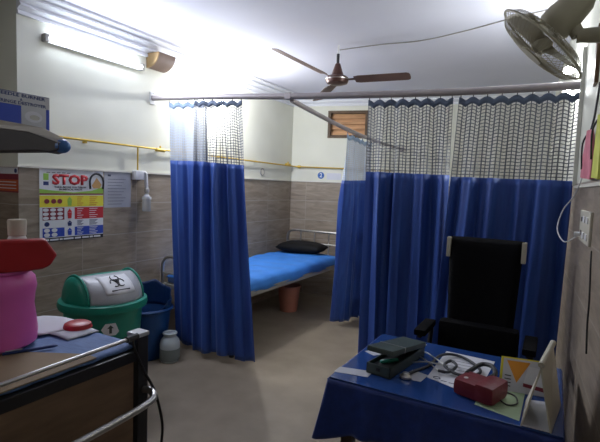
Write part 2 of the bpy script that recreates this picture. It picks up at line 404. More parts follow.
# ------------------------------------------------------------------ curtains
def curtain(label, top, bot, nf, amp, ztop, hem, zbot, loose=.0, net='net', phase=0., nh=9, seed=1, perp=(0,1), fold2=.35, group='blue hospital curtains'):
    """top/bot: ((x,y),(x,y)) end points on plan; ztop(u), hem(u) heights; zbot height of the bottom edge"""
    rnd = random.Random(seed)
    ph = [rnd.uniform(0,6.28) for _ in range(6)]
    px, py = perp; asp = 1
    def fold(u, v):
        w = u + .018*math.sin(2*PI*2.3*u+ph[0]) + .012*v*math.sin(2*PI*3.1*u+ph[1]+2*v)
        f = math.sin(2*PI*nf*w+phase) + fold2*math.sin(2*PI*nf*2.27*w+ph[2]+v*.8) + .3*math.sin(2*PI*nf*.43*w+ph[3]+v*1.6)
        a = amp*(.55+.45*math.sin(PI*min(1,v*1.3+.1))+.3*v) * (.75+.25*math.sin(7*u+ph[4]))
        return f*a*(.16+.84*min(1,max(0,v-.10)*4))
    zh = lambda u: hem(u)
    def pos(u, z, v):
        x = lerp(lerp(top[0][0],top[1][0],u), lerp(bot[0][0],bot[1][0],u), v**1.15)
        y = lerp(lerp(top[0][1],top[1][1],u), lerp(bot[0][1],bot[1][1],u), v**1.15)
        d = fold(u, v)
        lx, ly = -py, px
        s2 = .35*amp*math.sin(2*PI*nf*2*u+ph[5])*v
        return V((x+px*d+lx*s2, y+py*d+ly*s2, z))
    def sag(u):
        return ztop(u)-.048-.022*(1-abs(math.cos(PI*(nh-1)*u)))
    root = thing('hospital_curtain', label, 'curtain', ((bot[0][0]+bot[1][0])/2, (bot[0][1]+bot[1][1])/2, zbot), group)
    H = ztop(.5)-zbot
    vv = lambda u, z: max(0, (ztop(u)-z)/H)
    nu = int(nf*22)
    def fh(u, t):
        z = lerp(sag(u)+.014, sag(u)-.026, t); return pos(u, z, vv(u, z))
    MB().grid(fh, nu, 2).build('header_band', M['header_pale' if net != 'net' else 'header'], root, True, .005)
    def fn(u, t):
        z = lerp(sag(u)-.02, zh(u), t); return pos(u, z, vv(u, z))
    MB().grid(fn, nu, 10, True).build('net_panel', M[net], root, True)
    def fb(u, t):
        zb = zbot+.012*math.sin(9*u+ph[0])
        z = lerp(zh(u)+.004, zb, t); return pos(u, z, vv(u, z))
    MB().grid(fb, nu, 36).build('fabric_panel', M['blue'], root, True, .003)
    for k in range(nh):
        u = (k+.02)/(nh-1) if k < nh-1 else .985
        u = min(max(u, .015), .985)
        c = pos(u, ztop(u), 0); zt = ztop(u)
        b = V((lerp(top[0][0],top[1][0],u), lerp(top[0][1],top[1][1],u), zt-.021))
        e = pos(u, sag(u)+.004, 0)
        MB().tube([b, lerp(b, e, .5)+V((0,0,.004)), e], .0032, 6).build('curtain_hook', M['black_pl'], root)
    return root
rz = railZ
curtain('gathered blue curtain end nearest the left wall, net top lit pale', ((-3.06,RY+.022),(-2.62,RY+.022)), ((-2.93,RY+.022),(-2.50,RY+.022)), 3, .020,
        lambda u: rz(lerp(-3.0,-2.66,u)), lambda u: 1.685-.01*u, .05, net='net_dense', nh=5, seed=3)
curtain('bunched blue curtain standing between the biohazard bin and the bed', ((-2.70,RY-.045),(-2.215,RY-.03)), ((-2.66,RY-.06),(-2.03,RY+.02)), 3.7, .040,
        lambda u: rz(lerp(-2.70,-2.22,u)), lambda u: lerp(1.675,1.645,u), .055, nh=6, seed=5)
curtain('blue curtain behind the left half of the desk, left of the gap', ((-1.165,RY),(-.60,RY)), ((-1.15,RY),(-.59,RY+.05)), 4, .042,
        lambda u: rz(lerp(-1.155,-.625,u)), lambda u: lerp(1.612,1.598,u), .04, nh=8, seed=8)
curtain('wide blue curtain behind the black office chair, reaching the right wall', ((-.565,RY),(.086,RY)), ((-.655,RY-.06),(.045,RY)), 4.6, .030,
        lambda u: rz(lerp(-.56,.07,u)), lambda u: lerp(1.588,1.578,u), .04, nh=9, seed=12)
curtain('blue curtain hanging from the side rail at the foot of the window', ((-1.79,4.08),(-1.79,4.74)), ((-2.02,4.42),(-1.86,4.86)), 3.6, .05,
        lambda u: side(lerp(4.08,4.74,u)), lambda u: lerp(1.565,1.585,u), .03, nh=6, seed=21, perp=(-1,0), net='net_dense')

# ------------------------------------------------------------------ lights that the room has, plus an added fill tube
t = thing('tube_light', 'long glowing fluorescent tube light high on the left wall', 'light', (XL,2.5,2.44))
MB().box((XL,1.99,2.455),(XL+.028,2.86,2.49), .004).build('batten', M['white_pl'], t)
for y in (1.97,2.83): MB().box((XL,y,2.455),(XL+.05,y+.03,2.51), .005).build('end_cap', M['grey_paint'], t)
MB().tube([(XL+.042,2.0,2.482),(XL+.042,2.83,2.482)], .013, 12).build('glowing_tube', M['tube_glow'], t, 'auto')
def area(name, loc, sx, sy, e, col, rot):
    l = bpy.data.lights.new(name, 'AREA'); l.shape = 'RECTANGLE'; l.size = sx; l.size_y = sy; l.energy = e; l.color = col
    o = bpy.data.objects.new(name, l); COL.objects.link(o); o.location = loc; o.rotation_euler = rot; return o
def point(name, loc, e, col, r=.04):
    l = bpy.data.lights.new(name, 'POINT'); l.energy = e; l.color = col; l.shadow_soft_size = r
    o = bpy.data.objects.new(name, l); COL.objects.link(o); o.location = loc; return o
tl = area('tube_light_lamp', (XL+.075,2.42,2.482), .82, .04, 21, (.80,.85,1), (0,0,0))
tl.rotation_euler = V((-1,0,.25)).to_track_quat('Z','Y').to_euler()
t = thing('tube_light', 'added fill tube light on the near left wall, out of view beside the camera', 'light', (XN,-.5,2.3))  # added out of view to brighten the foreground, not a known fitting
MB().box((XN,-1.1,2.28),(XN+.028,.1,2.315), .004).build('batten', M['white_pl'], t)
MB().tube([(XN+.042,-1.07,2.30),(XN+.042,.07,2.30)], .013, 12).build('glowing_tube', M['fill_tube_glow'], t, 'auto')
tl = area('tube_light_lamp', (XN+.08,-.5,2.30), 1.1, .04, 5, (.95,.93,1), (0,0,0))  # fill light of the added tube
tl.rotation_euler = V((-1,0,.25)).to_track_quat('Z','Y').to_euler()
# small bulb behind the bunched curtain
bl = V((-3.10,3.80,2.335))
t = thing('light_bulb', 'bright bulb in a holder on the left wall behind the bunched curtain', 'light', (XL,3.80,2.335))
MB().tube([(XL,3.8,2.335),(XL+.05,3.8,2.335),(XL+.06,3.8,2.335),(XL+.09,3.8,2.335)], [.03,.03,.02,.02], 14).build('holder', M['white_pl'], t, 'auto')
MB().lathe([(.001,-.05),(.02,-.045),(.034,-.02),(.034,.01),(.018,.05),(.014,.06)], m=Matrix.Translation((XL+.15,3.8,2.335)) @ Matrix.Rotation(-PI/2,4,'Y')).build('globe', M['bulb_glow'], t, True)
point('light_bulb_lamp', (XL+.27,3.80,2.335), 44, (.96,.97,1), .03)
# bulb beyond the partition near the right wall
for z, lb in ((2.27,'bright bulb above the rail end, seen beside the wall fan'), (2.125,'bright bulb just under the rail end at the right wall')):
    t = thing('light_bulb', lb, 'light', (rightX(3.3),3.3,z), 'bulbs on the right wall')
    xw = rightX(3.3)
    MB().tube([(xw,3.3,z),(xw-.02,3.3,z)], .022, 12).build('holder', M['white_pl'], t, 'auto')
    MB().lathe([(.001,-.035),(.016,-.03),(.024,-.01),(.022,.01),(.012,.032)], m=Matrix.Translation((xw-.055,3.3,z)) @ Matrix.Rotation(PI/2,4,'Y')).build('globe', M['bulb_glow'], t, True)
    point('light_bulb_lamp', (xw-.12,3.3,z), 9, (.92,.95,1), .03)

# ------------------------------------------------------------------ ceiling fan
def ceiling_fan():
    H = V((-1.754,3.725,2.45))
    t = thing('ceiling_fan', 'brown three-bladed ceiling fan hanging from the ceiling', 'fan', (H.x,H.y,CZ))
    MB().tube([(H.x,H.y,CZ+.0),(H.x,H.y,2.57)], .008, 10).build('down_rod', M['white_pl'], t, 'auto')
    MB().tube([(H.x,H.y,2.67),(H.x,H.y,2.55)], .013, 10).build('rod_sleeve', M['black_pl'], t, 'auto')
    MB().lathe([(.014,.14),(.022,.135),(.05,.05),(.056,.035),(.056,.03),(.02,.03)], H, 24).build('lower_canopy', M['fan_brown'], t, 'auto')
    MB().lathe([(.02,.035),(.075,.030),(.098,.012),(.102,-.01),(.090,-.035),(.05,-.048),(.001,-.05)], H, 32).build('motor', M['fan_brown'], t, 'auto')
    MB().lathe([(.094,-.006),(.104,-.004),(.1055,.002),(.094,.004)], H, 32).build('motor_trim_ring', M['steel'], t, 'auto')
    tips = FANTIPS
    for k, tp in enumerate(tips):
        d = (V(tp)-H); L = d.length; d.normalize()
        side_ = d.cross(V((0,0,1))).normalized(); up = side_.cross(d)
        tilt = math.radians(14)
        s2 = side_*math.cos(tilt)+up*math.sin(tilt)
        def pt(r, w, z=0): return H+V((0,0,-.01))+d*r+s2*w+up*z
        bl = MB().prism([pt(.16,-.05),pt(.20,-.062),(pt(L-.03,-.062)),pt(L-.006,-.05),pt(L,-.02),pt(L,.03),pt(L-.01,.052),pt(L-.03,.06),pt(.2,.06),pt(.16,.05)], up*.005)
        b = bl.build('blade', M['blade'] if k != 2 else M['blade'], t)
        MB().prism([pt(.09,-.014,.004),pt(.15,-.014,.004),pt(.17,-.035,.006),pt(.215,-.035,.006),pt(.215,.035,.006),pt(.17,.035,.006),pt(.15,.014,.004),pt(.09,.014,.004)], up*.004).build('blade_arm', M['fan_brown'], b)
    return t
FANTIPS = [(-1.119,3.80,2.451),(-2.194,4.21,2.39),(-2.029,3.106,2.586)]
ceiling_fan()
w = MB().tube(smooth_path([(-1.745,3.73,2.705),(-1.4,3.81,2.733),(-1.07,3.86,2.739),(-.7,3.76,2.739),(-.3,3.60,2.739),(rightX(3.5),3.5,2.739)]), .0045, 6)
tag(w.build('fan_cable', M['grey_paint'], smooth=True), 'thin grey cable running along the ceiling from the ceiling fan', 'cable')

# ------------------------------------------------------------------ wall fan (top right)
def wall_fan():
    C = V((-.093,2.15,2.112))
    view = (C-V((0,0,1.5))).normalized()
    rr = (R_ - view*R_.dot(view)).normalized(); uu = rr.cross(view)*1
    if uu.dot(U_) < 0: uu = -uu
    ax = (rr*.777-uu*.629).normalized()                       # long axis as seen
    nn = (-rr*.629-uu*.777).normalized()
    ta = math.radians(11)
    N = (nn*math.cos(ta)-view*math.sin(ta)).normalized()      # the way the fan blows
    B2 = N.cross(ax).normalized()
    m = Matrix((ax, B2, N)).transposed().to_4x4(); m.translation = C
    W = lambda x, y, z: m @ V((x, y, z))
    xw = rightX(C.y)
    t = thing('wall_fan', 'beige wall-mounted fan with wire cage tilted down at top right', 'fan', (xw,C.y,C.z))
    R = .203
    ring = lambda r, z, n=40: [W(r*math.cos(2*PI*k/n), r*math.sin(2*PI*k/n), z) for k in range(n)]
    cg = MB().tube(ring(R,0), .0048, 8, True).build('cage_rim', M['olive'], t, True)
    for nm, s in (('front_grille',1),('rear_grille',-1)):
        g = MB()
        for k in range(56):
            a = 2*PI*k/56; c, sn = math.cos(a), math.sin(a)
            g.tube([W(R*c,R*sn,0), W(.17*c,.17*sn,s*.032), W(.10*c,.10*sn,s*.046), W(.045*c,.045*sn,s*.05)], .0011, 4)
        g.tube(ring(.13,s*.041,28), .0014, 4, True)
        g.build(nm, M['olive'], t)
        MB().lathe([(.001,s*.05),(.05,s*.05),(.05,s*.056),(.001,s*.056)], m=m, n=24).build('grille_hub', M['olive'], t, 'auto')
    hub = MB().lathe([(.03,-.03),(.034,0),(.03,.028),(.001,.036)], m=m, n=20).build('blade_hub', M['olive'], t, 'auto')
    for k in range(3):
        def bl(u, v, k=k):
            r = lerp(.03,.185,u); a = 2*PI*k/3 + .5 + lerp(-.62,.62,v)*(1-.25*u)
            return W(r*math.cos(a), r*math.sin(a), .022*(v-.5)*2)
        MB().grid(bl, 8, 8).build('blade', M['olive'], t, True, .003)
    MB().lathe([(.001,-.25),(.040,-.245),(.056,-.22),(.070,-.13),(.068,-.085),(.05,-.06),(.001,-.058)], m=m @ Matrix.Translation((-.018,0,.012)), n=28).build('motor_housing', M['olive'], t, 'auto')
    j = V((.035,2.15,2.133))
    MB().tube([W(0,0,-.13), j], .026, 14).build('tilt_joint', M['olive'], t, 'auto')
    MB().tube([j-V((.005,0,0)), V((xw-.03,C.y,j.z-.005)), V((xw-.001,C.y,j.z-.005))], [.027,.030,.034], 16).build('wall_arm', M['olive'], t, 'auto')
    return j.z
jz = wall_fan()
tag(MB().box((rightX(2.40)-.016,2.36,1.99),(rightX(2.40)-.0,2.46,2.24),.004).build('wall_box', M['wood_br']), 'small brown wooden box on the right wall beneath the wall fan', 'box')

# ------------------------------------------------------------------ gas pipe on the walls
t = thing('gas_pipe', 'thin yellow pipe running along the left wall and round the back corner', 'pipe', (XL,3.4,1.79))
pz = 1.792
MB().tube([(XL+.036,1.9,1.80),(XL+.035,3.3,1.79),(XL+.035,5.46,1.772),(XL+.05,5.495,1.77),bp_(-3.05,1.765,-.035),bp_(-1.9,1.745,-.035)], .0085, 8).build('main_pipe', M['brass'], t, 'auto')
MB().tube([(XL+.035,2.80,1.79),(XL+.035,2.80,1.59)], .007, 8).build('drop_pipe', M['brass'], t, 'auto')
for y in (3.06,5.36):
    MB().tube([(XL,y,1.785),(XL+.04,y,1.785)], .012, 8).tube([(XL+.035,y-.05,1.786),(XL+.035,y+.05,1.785)], .017, 10).tube([(XL+.035,y,1.785),(XL+.035,y,1.825)], .008, 8).build('pipe_fitting', M['brass'], t, 'auto')
a = bp_(-3.13,1.765,-.035); MB().tube([a-V((.02,.005,0)),a+V((.02,.005,0))], .02, 10).build('pipe_fitting', M['brass'], t, 'auto')
for y in (2.3,3.9,4.6):
    MB().box((XL,y-.01,1.775),(XL+.03,y+.01,1.79)).build('pipe_clip', M['brass'], t)
# ring outlet, round sign, paper
t = thing('wall_outlet', 'small round grey ring outlet on the left wall above the bed', 'outlet', (XL,4.79,1.66))
ry = [(XL+.006,4.79+.042*math.cos(2*PI*k/20),1.66+.042*math.sin(2*PI*k/20)) for k in range(20)]
MB().tube(ry, .006, 6, True).build('ring', M['grey_paint'], t, True)
MB().tube([(XL,4.79,1.66),(XL+.006,4.79,1.66)], .036, 20).build('face', M['cream_pl'], t, 'auto')
t = thing('bed_number_sign', 'round blue sign with a white figure 2 on the back wall', 'sign', bp_(-2.833,1.65))
c = bp_(-2.833,1.655,-.003)
md = Matrix.Translation(c) @ Matrix(((.9732,.0,.23,0),(.23,0,-.9732,0),(0,1,0,0),(0,0,0,1)))
MB().lathe([(.046,-.003),(.046,.003)], m=md, n=28).build('disc', M['disc_blue'], t)
text('2', bp_(-2.833,1.655,-.0065), (.9732,.23,0), (0,0,1), .055, M['p_white'], 'numeral', t, bold=.02)
tag(bslab(-2.755,-2.56,1.60,1.69,-.002,0).build('wall_notice', M['paper'], None), 'plain white paper notice on the back wall right of the blue disc', 'paper')

# brown half drum fitting under the cornice
def half(y0, y1, r0_, r1_, name, m, p):
    P = []
    cx, cz = XL+.0, 2.625
    n = 14
    prof = [(cx,cz)]+[(cx+.15*math.cos(a), cz-.125*math.sin(a)) for a in [PI/2*k/n for k in range(n+1)]]
    return MB().prism([(x,y0,z) for x,z in prof], (0,y1-y0,0)).build(name, m, p)
t = thing('wall_sconce', 'brown quarter-round wooden fitting on the left wall under the cornice', 'wall fitting', (XL,3.0,2.45))
half(2.93,3.12,0,0,'shell',M['tan_side'],t)
half(2.918,2.93,0,0,'end_board',M['tan'],t)

# ------------------------------------------------------------------ posters and papers on the left wall
def poster():
    y0, y1, z0, z1 = 1.945, 2.475, 1.022, 1.560
    x = XL+.003
    t = thing('stop_poster', 'white STOP poster with yellow, red and blue bands on the tiles', 'poster', (XL,(y0+y1)/2,z0))
    Wd, Hh = y1-y0, z1-z0
    def slab(u0,u1,v0,v1,m,name,lay=1,p=None):
        return MB().box((x+.0006*(lay-1), y0+u0*Wd, z1-v1*Hh), (x+.0006*lay, y0+u1*Wd, z1-v0*Hh)).build(name, M[m], p or t)
    MB().box((XL,y0,z0),(x,y1,z1)).build('sheet', M['p_white'], t)
    def tx(s, u, v, h, m, w=None, nm='lettering', bold=0, lay=2):
        return text(s, (x+.0006*lay, y0+u*Wd, z1-v*Hh), (0,1,0), (0,0,1), h*Hh, M[m], nm, t, .0005, w*Wd if w else None, bold)
    # green sweep
    MB().prism([(x,y0,z1-.27*Hh),(x,y0+.12*Wd,z1-.285*Hh),(x,y0+.5*Wd,z1-.315*Hh),(x,y0+.8*Wd,z1-.29*Hh),(x,y1,z1-.23*Hh),(x,y1,z1-.33*Hh),(x,y0,z1-.33*Hh)], (.0006,0,0)).build('green_sweep', M['p_grn'], t)
    tx('STOP', .455, .145, .135, 'p_red', .56, 'stop_lettering', .05)
    for k in range(5): slab(.10+.075*k,.155+.075*k,.040,.050,'tube_dark','print_line')
    tx('THINK BEFORE YOU THROW', .46,.243,.024,'p_black',.5,bold=.03)
    tx('BIOMEDICAL WASTE', .46,.275,.024,'p_black',.36,bold=.03)
    slab(.055,.13,.06,.15,'p_grn','emblem'); slab(.055,.13,.17,.22,'p_dkblue','emblem')
    # figure with dark outline (plain generic nurse head)
    c = (y0+.885*Wd, z1-.16*Hh)
    arch = [(x+.0006, c[0]+.062*math.cos(a)*1.0, c[1]+.068*math.sin(a)) for a in [PI*k/12 for k in range(13)]]
    MB().tube([(x+.002,c[0]-.058,c[1]-.055)]+[(x+.002,p[1],p[2]) for p in arch[::-1]]+[(x+.002,c[0]+.058,c[1]-.055)], .0085, 5).build('figure_outline', M['p_black'], t)
    MB().prism([(x+.0012,c[0]-.045,c[1]-.03),(x+.0012,c[0],c[1]+.035),(x+.0012,c[0]+.045,c[1]-.02),(x+.0012,c[0]+.03,c[1]-.05),(x+.0012,c[0]-.03,c[1]-.05)], (.0006,0,0)).build('figure_face', M['p_skin'], t)
    # bands: yellow, red, white, blue, footer
    slab(0,1,.33,.35,'p_mar','rule')
    bands = [(.36,.52,'p_yel','p_yel','p_orange'),(.53,.70,'p_red','p_mar','p_red'),(.71,.80,'p_white','p_white','p_blue'),(.81,.935,'p_blue','p_blue','p_blue')]
    for i, (a, b, m, ml, mb) in enumerate(bands):
        slab(.52,1,a,b,m,'colour_band'); slab(.0 if i==0 else .04,.36,a,b,ml,'picture_band')
        if i == 0: slab(.36,.52,a,b,'p_yel','colour_band')
        # bucket pictogram
        u = .44; mid = (a+b)/2; h_ = (b-a)*.42
        bm_ = {0:'p_grn',1:'p_red',2:'p_dkblue',3:'p_blue'}[i]
        yy = y0+u*Wd; zz = z1-mid*Hh
        MB().prism([(x+.0012,yy-.018,zz+.2*h_*Hh),(x+.0012,yy+.018,zz+.2*h_*Hh),(x+.0012,yy+.014,zz-h_*Hh),(x+.0012,yy-.014,zz-h_*Hh)], (.0006,0,0)).prism([(x+.0012,yy-.02,zz+.25*h_*Hh),(x+.0012,yy+.02,zz+.25*h_*Hh),(x+.0012,yy,zz+h_*Hh)], (.0006,0,0)).build('bucket_pictogram', M[bm_], t)
        # white discs / dark marks
        if i in (1,3):
            rows = 3 if i == 1 else 2; cols = 3 if i == 1 else 2
            for r in range(rows):
                for c2 in range(cols):
                    cy = y0+(.085+.105*c2)*Wd if i==1 else y0+(.10+.11*c2)*Wd; cz = z1-(a+(b-a)*(r+.5)/rows)*Hh
                    MB().prism([(x+.0012,cy+.023*math.cos(q),cz+.0125*math.sin(q)*(1 if i==1 else 1.2)) for q in [2*PI*k/12 for k in range(12)]], (.0006,0,0)).build('picture_disc', M['p_white'], t)
        else:
            for uu in ((.10,.20,.29) if i == 0 else (.10,)):
                cy = y0+uu*Wd; cz = z1-mid*Hh
                MB().prism([(x+.0012,cy+.02*math.cos(q),cz+.018*math.sin(q)) for q in [2*PI*k/12 for k in range(12)]], (.0006,0,0)).build('picture_mark', M['p_mar' if i == 0 else 'p_dkblue'], t)
        # lines of print
        for r in range(5):
            cz = z1-(a+(b-a)*(r+.7)/5.4)*Hh
            for (ua, ub) in ((.56,.66),(.76,.90)):
                MB().box((x+.0006,y0+ua*Wd,cz-.0022),(x+.0010,y0+(ub-.02*(r%3))*Wd,cz+.0022)).build('print_line', M['p_white' if i in (1,3) else ('p_orange' if i == 0 else 'ink')], t)
    slab(0,1,.945,1,'p_black','footer_band')
    for a_, b_ in ((.06,.13),(.145,.27),(.285,.33),(.345,.50),(.52,.62),(.64,.75),(.765,.82),(.835,.95)): slab(a_,b_,.961,.985,'p_white','print_line',2)
poster()
t = thing('wall_notice', 'grey-white typed sheet on the tiles between poster and dispenser', 'paper', (XL,2.6,1.25))
MB().box((XL,2.487,1.265),(XL+.002,2.755,1.563)).build('sheet', M['paper_grey'], t)
for k in range(9):
    MB().box((XL+.002,2.52,1.50-.026*k),(XL+.0026,2.70-.02*(k%3),1.503-.026*k)).build('print_line', M['tube_dark'], t)
MB().box((XL+.002,2.52,1.525),(XL+.0026,2.55,1.54)).build('heading_mark', M['ink'], t)
# red poster on the jog wall
t = thing('wall_notice', 'small red and orange notice on the tiled corner at far left', 'poster', (-3.38,YJ,1.385))
MB().box((-3.52,YJ-.002,1.385),(-3.245,YJ,1.562)).build('sheet', M['p_mar'], t)
MB().box((-3.52,YJ-.0026,1.515),(-3.247,YJ-.002,1.560)).build('header_band', M['p_white'], t)
MB().box((-3.52,YJ-.0026,1.395),(-3.25,YJ-.002,1.475)).build('orange_band', M['p_orange'], t)
MB().lathe([(.016,-.0005),(.016,.0005)], m=Matrix.Translation((-3.275,YJ-.0032,1.537)) @ Matrix.Rotation(PI/2,4,'X'), n=20).build('emblem', M['p_dkblue'], t)
for k in range(3): MB().box((-3.50,YJ-.0032,1.455-.022*k),(-3.27,YJ-.0026,1.461-.022*k)).build('print_line', M['p_white'], t)
# dispenser + hanging bottle
t = thing('wall_dispenser', 'white wall bracket holding a small clear upside-down bottle', 'dispenser', (XL,2.85,1.22))
MB().box((XL,2.76,1.505),(XL+.06,2.86,1.585), .012).build('bracket', M['white_pl'], t, 'auto')
MB().tube(smooth_path([(XL+.04,2.84,1.57),(XL+.05,2.875,1.56),(XL+.05,2.885,1.46),(XL+.05,2.89,1.42)]), .016, 10).build('arm', M['white_pl'], t, True)
MB().lathe([(.012,0),(.022,.01),(.022,.04),(.016,.05)], (XL+.05,2.89,1.385), 16).build('valve', M['steel'], t, 'auto')
bo = MB().lathe([(.034,0),(.038,.006),(.038,.12),(.036,.13),(.02,.148),(.018,.158)], (XL+.05,2.89,1.225), 20).build('bottle', M['clear'], t, 'auto')
MB().lathe([(.040,0),(.041,.0),(.041,.02),(.040,.02)], (XL+.05,2.89,1.335), 20).build('bottle_collar', M['white_pl'], bo, 'auto')

# ------------------------------------------------------------------ bed
def bed():
    x0, x1, y0, y1 = -3.20, -2.36, 3.12, 5.36
    t = thing('hospital_bed', 'steel hospital bed with bent tube ends along the left wall', 'bed', ((x0+x1)/2,(y0+y1)/2,0))
    fr = MB()
    for xx in (x0,x1): fr.box((xx-.018,y0,.485),(xx+.018,y1,.535), .004)
    for yy in (y0,y0+.75,y1-.8,y1): fr.box((x0,yy-.018,.49),(x1,yy+.018,.53))
    fr.build('frame', M['grey_paint'], t)
    MB().box((x0+.03,y0+.03,.50),(x1-.03,y1-.03,.536)).build('platform', M['grey_paint'], t)
    def loop(y, h, nm):
        r = .1
        P = [(x0,y,.50),(x0,y,h-r)]+[(x0+r-r*math.cos(a),y,h-r+r*math.sin(a)) for a in [PI/2*k/6 for k in range(1,7)]]
        P += [(x1-r+r*math.sin(a),y,h-r+r*math.cos(a)) for a in [PI/2*k/6 for k in range(0,7)]]+[(x1,y,.5)]
        o = MB().tube(P, .016, 10).build(nm, M['steel'], t, 'auto')
        MB().tube([(x0,y,h-.16),(x1,y,h-.16)], .010, 8).build('cross_bar', M['steel'], o)
        for k in range(1,4):
            xx = lerp(x0,x1,k/4); MB().tube([(xx,y,.53),(xx,y,h)], .008, 8).build('upright', M['steel'], o)
    loop(y1+.03,.90,'head_rail'); loop(y0-.03,.80,'foot_rail')
    for xx in (x0,x1):
        for yy in (y0-.03,y1+.03):
            lg = MB().tube([(xx,yy,0.02),(xx,yy,.52)], .017, 10).build('leg', M['grey_paint'], t, 'auto')
            MB().lathe([(.022,0),(.024,.01),(.02,.035)], (xx,yy,0), 12).build('rubber_foot', M['black_pl'], lg, 'auto')
    # mattress with a draped sheet
    rnd = random.Random(2)
    def f(u, v):
        a = (u-.5)*2; b = (v-.5)*2
        x = lerp(x0,x1,u); y = lerp(y0+.02,y1-.02,v)
        e = max(abs(a)**14, abs(b)**20)
        z = .635-.045*e + .006*math.sin(9*x+5*y)+.005*math.sin(23*y-7*x) - .01*math.cos(a*2)*0
        if u > .93: z -= .075*(u-.93)/.07
        if u > .93: x = x1-.005 + .022*min(1,(u-.93)/.07) + .003*math.sin(11*y)
        return V((x,y,z))
    m = MB().box((x0+.015,y0+.02,.537),(x1-.02,y1-.02,.600), .02).build('mattress', M['mattress_blue'], t, 'auto')
    MB().grid(f, 40, 70).build('bed_sheet', M['sheet'], t, True, .006)
    return t
bed()
pl = MB()
def pf(s):
    def g(u, v):
        a = 2*u-1; b = 2*v-1
        r = max(0,(1-abs(a)**3.2))**.5*max(0,(1-abs(b)**3.2))**.5
        return V((lerp(-3.14,-2.52,u), lerp(4.98,5.30,v)+.0*a, .71+s*.072*r+.004*math.sin(a*9)*math.cos(b*7)*r+ .01*b))
    return g
pl.grid(pf(1), 24, 14); pl.grid(pf(-1), 24, 14)
bmesh.ops.remove_doubles(pl.bm, verts=pl.bm.verts, dist=.0005)
tag(pl.build('pillow', M['black_vinyl'], smooth=True), 'flat black pillow at the head of the hospital bed', 'pillow')
tag(MB().lathe([(.001,0),(.098,0),(.104,.01),(.134,.29),(.142,.292),(.142,.31),(.135,.312),(.130,.30),(.098,.012),(.001,.012)], (-2.72,4.66,0), 32).build('bucket', M['pink_bucket'], smooth='auto'),
    'salmon pink plastic bucket on the floor under the bed', 'bucket')

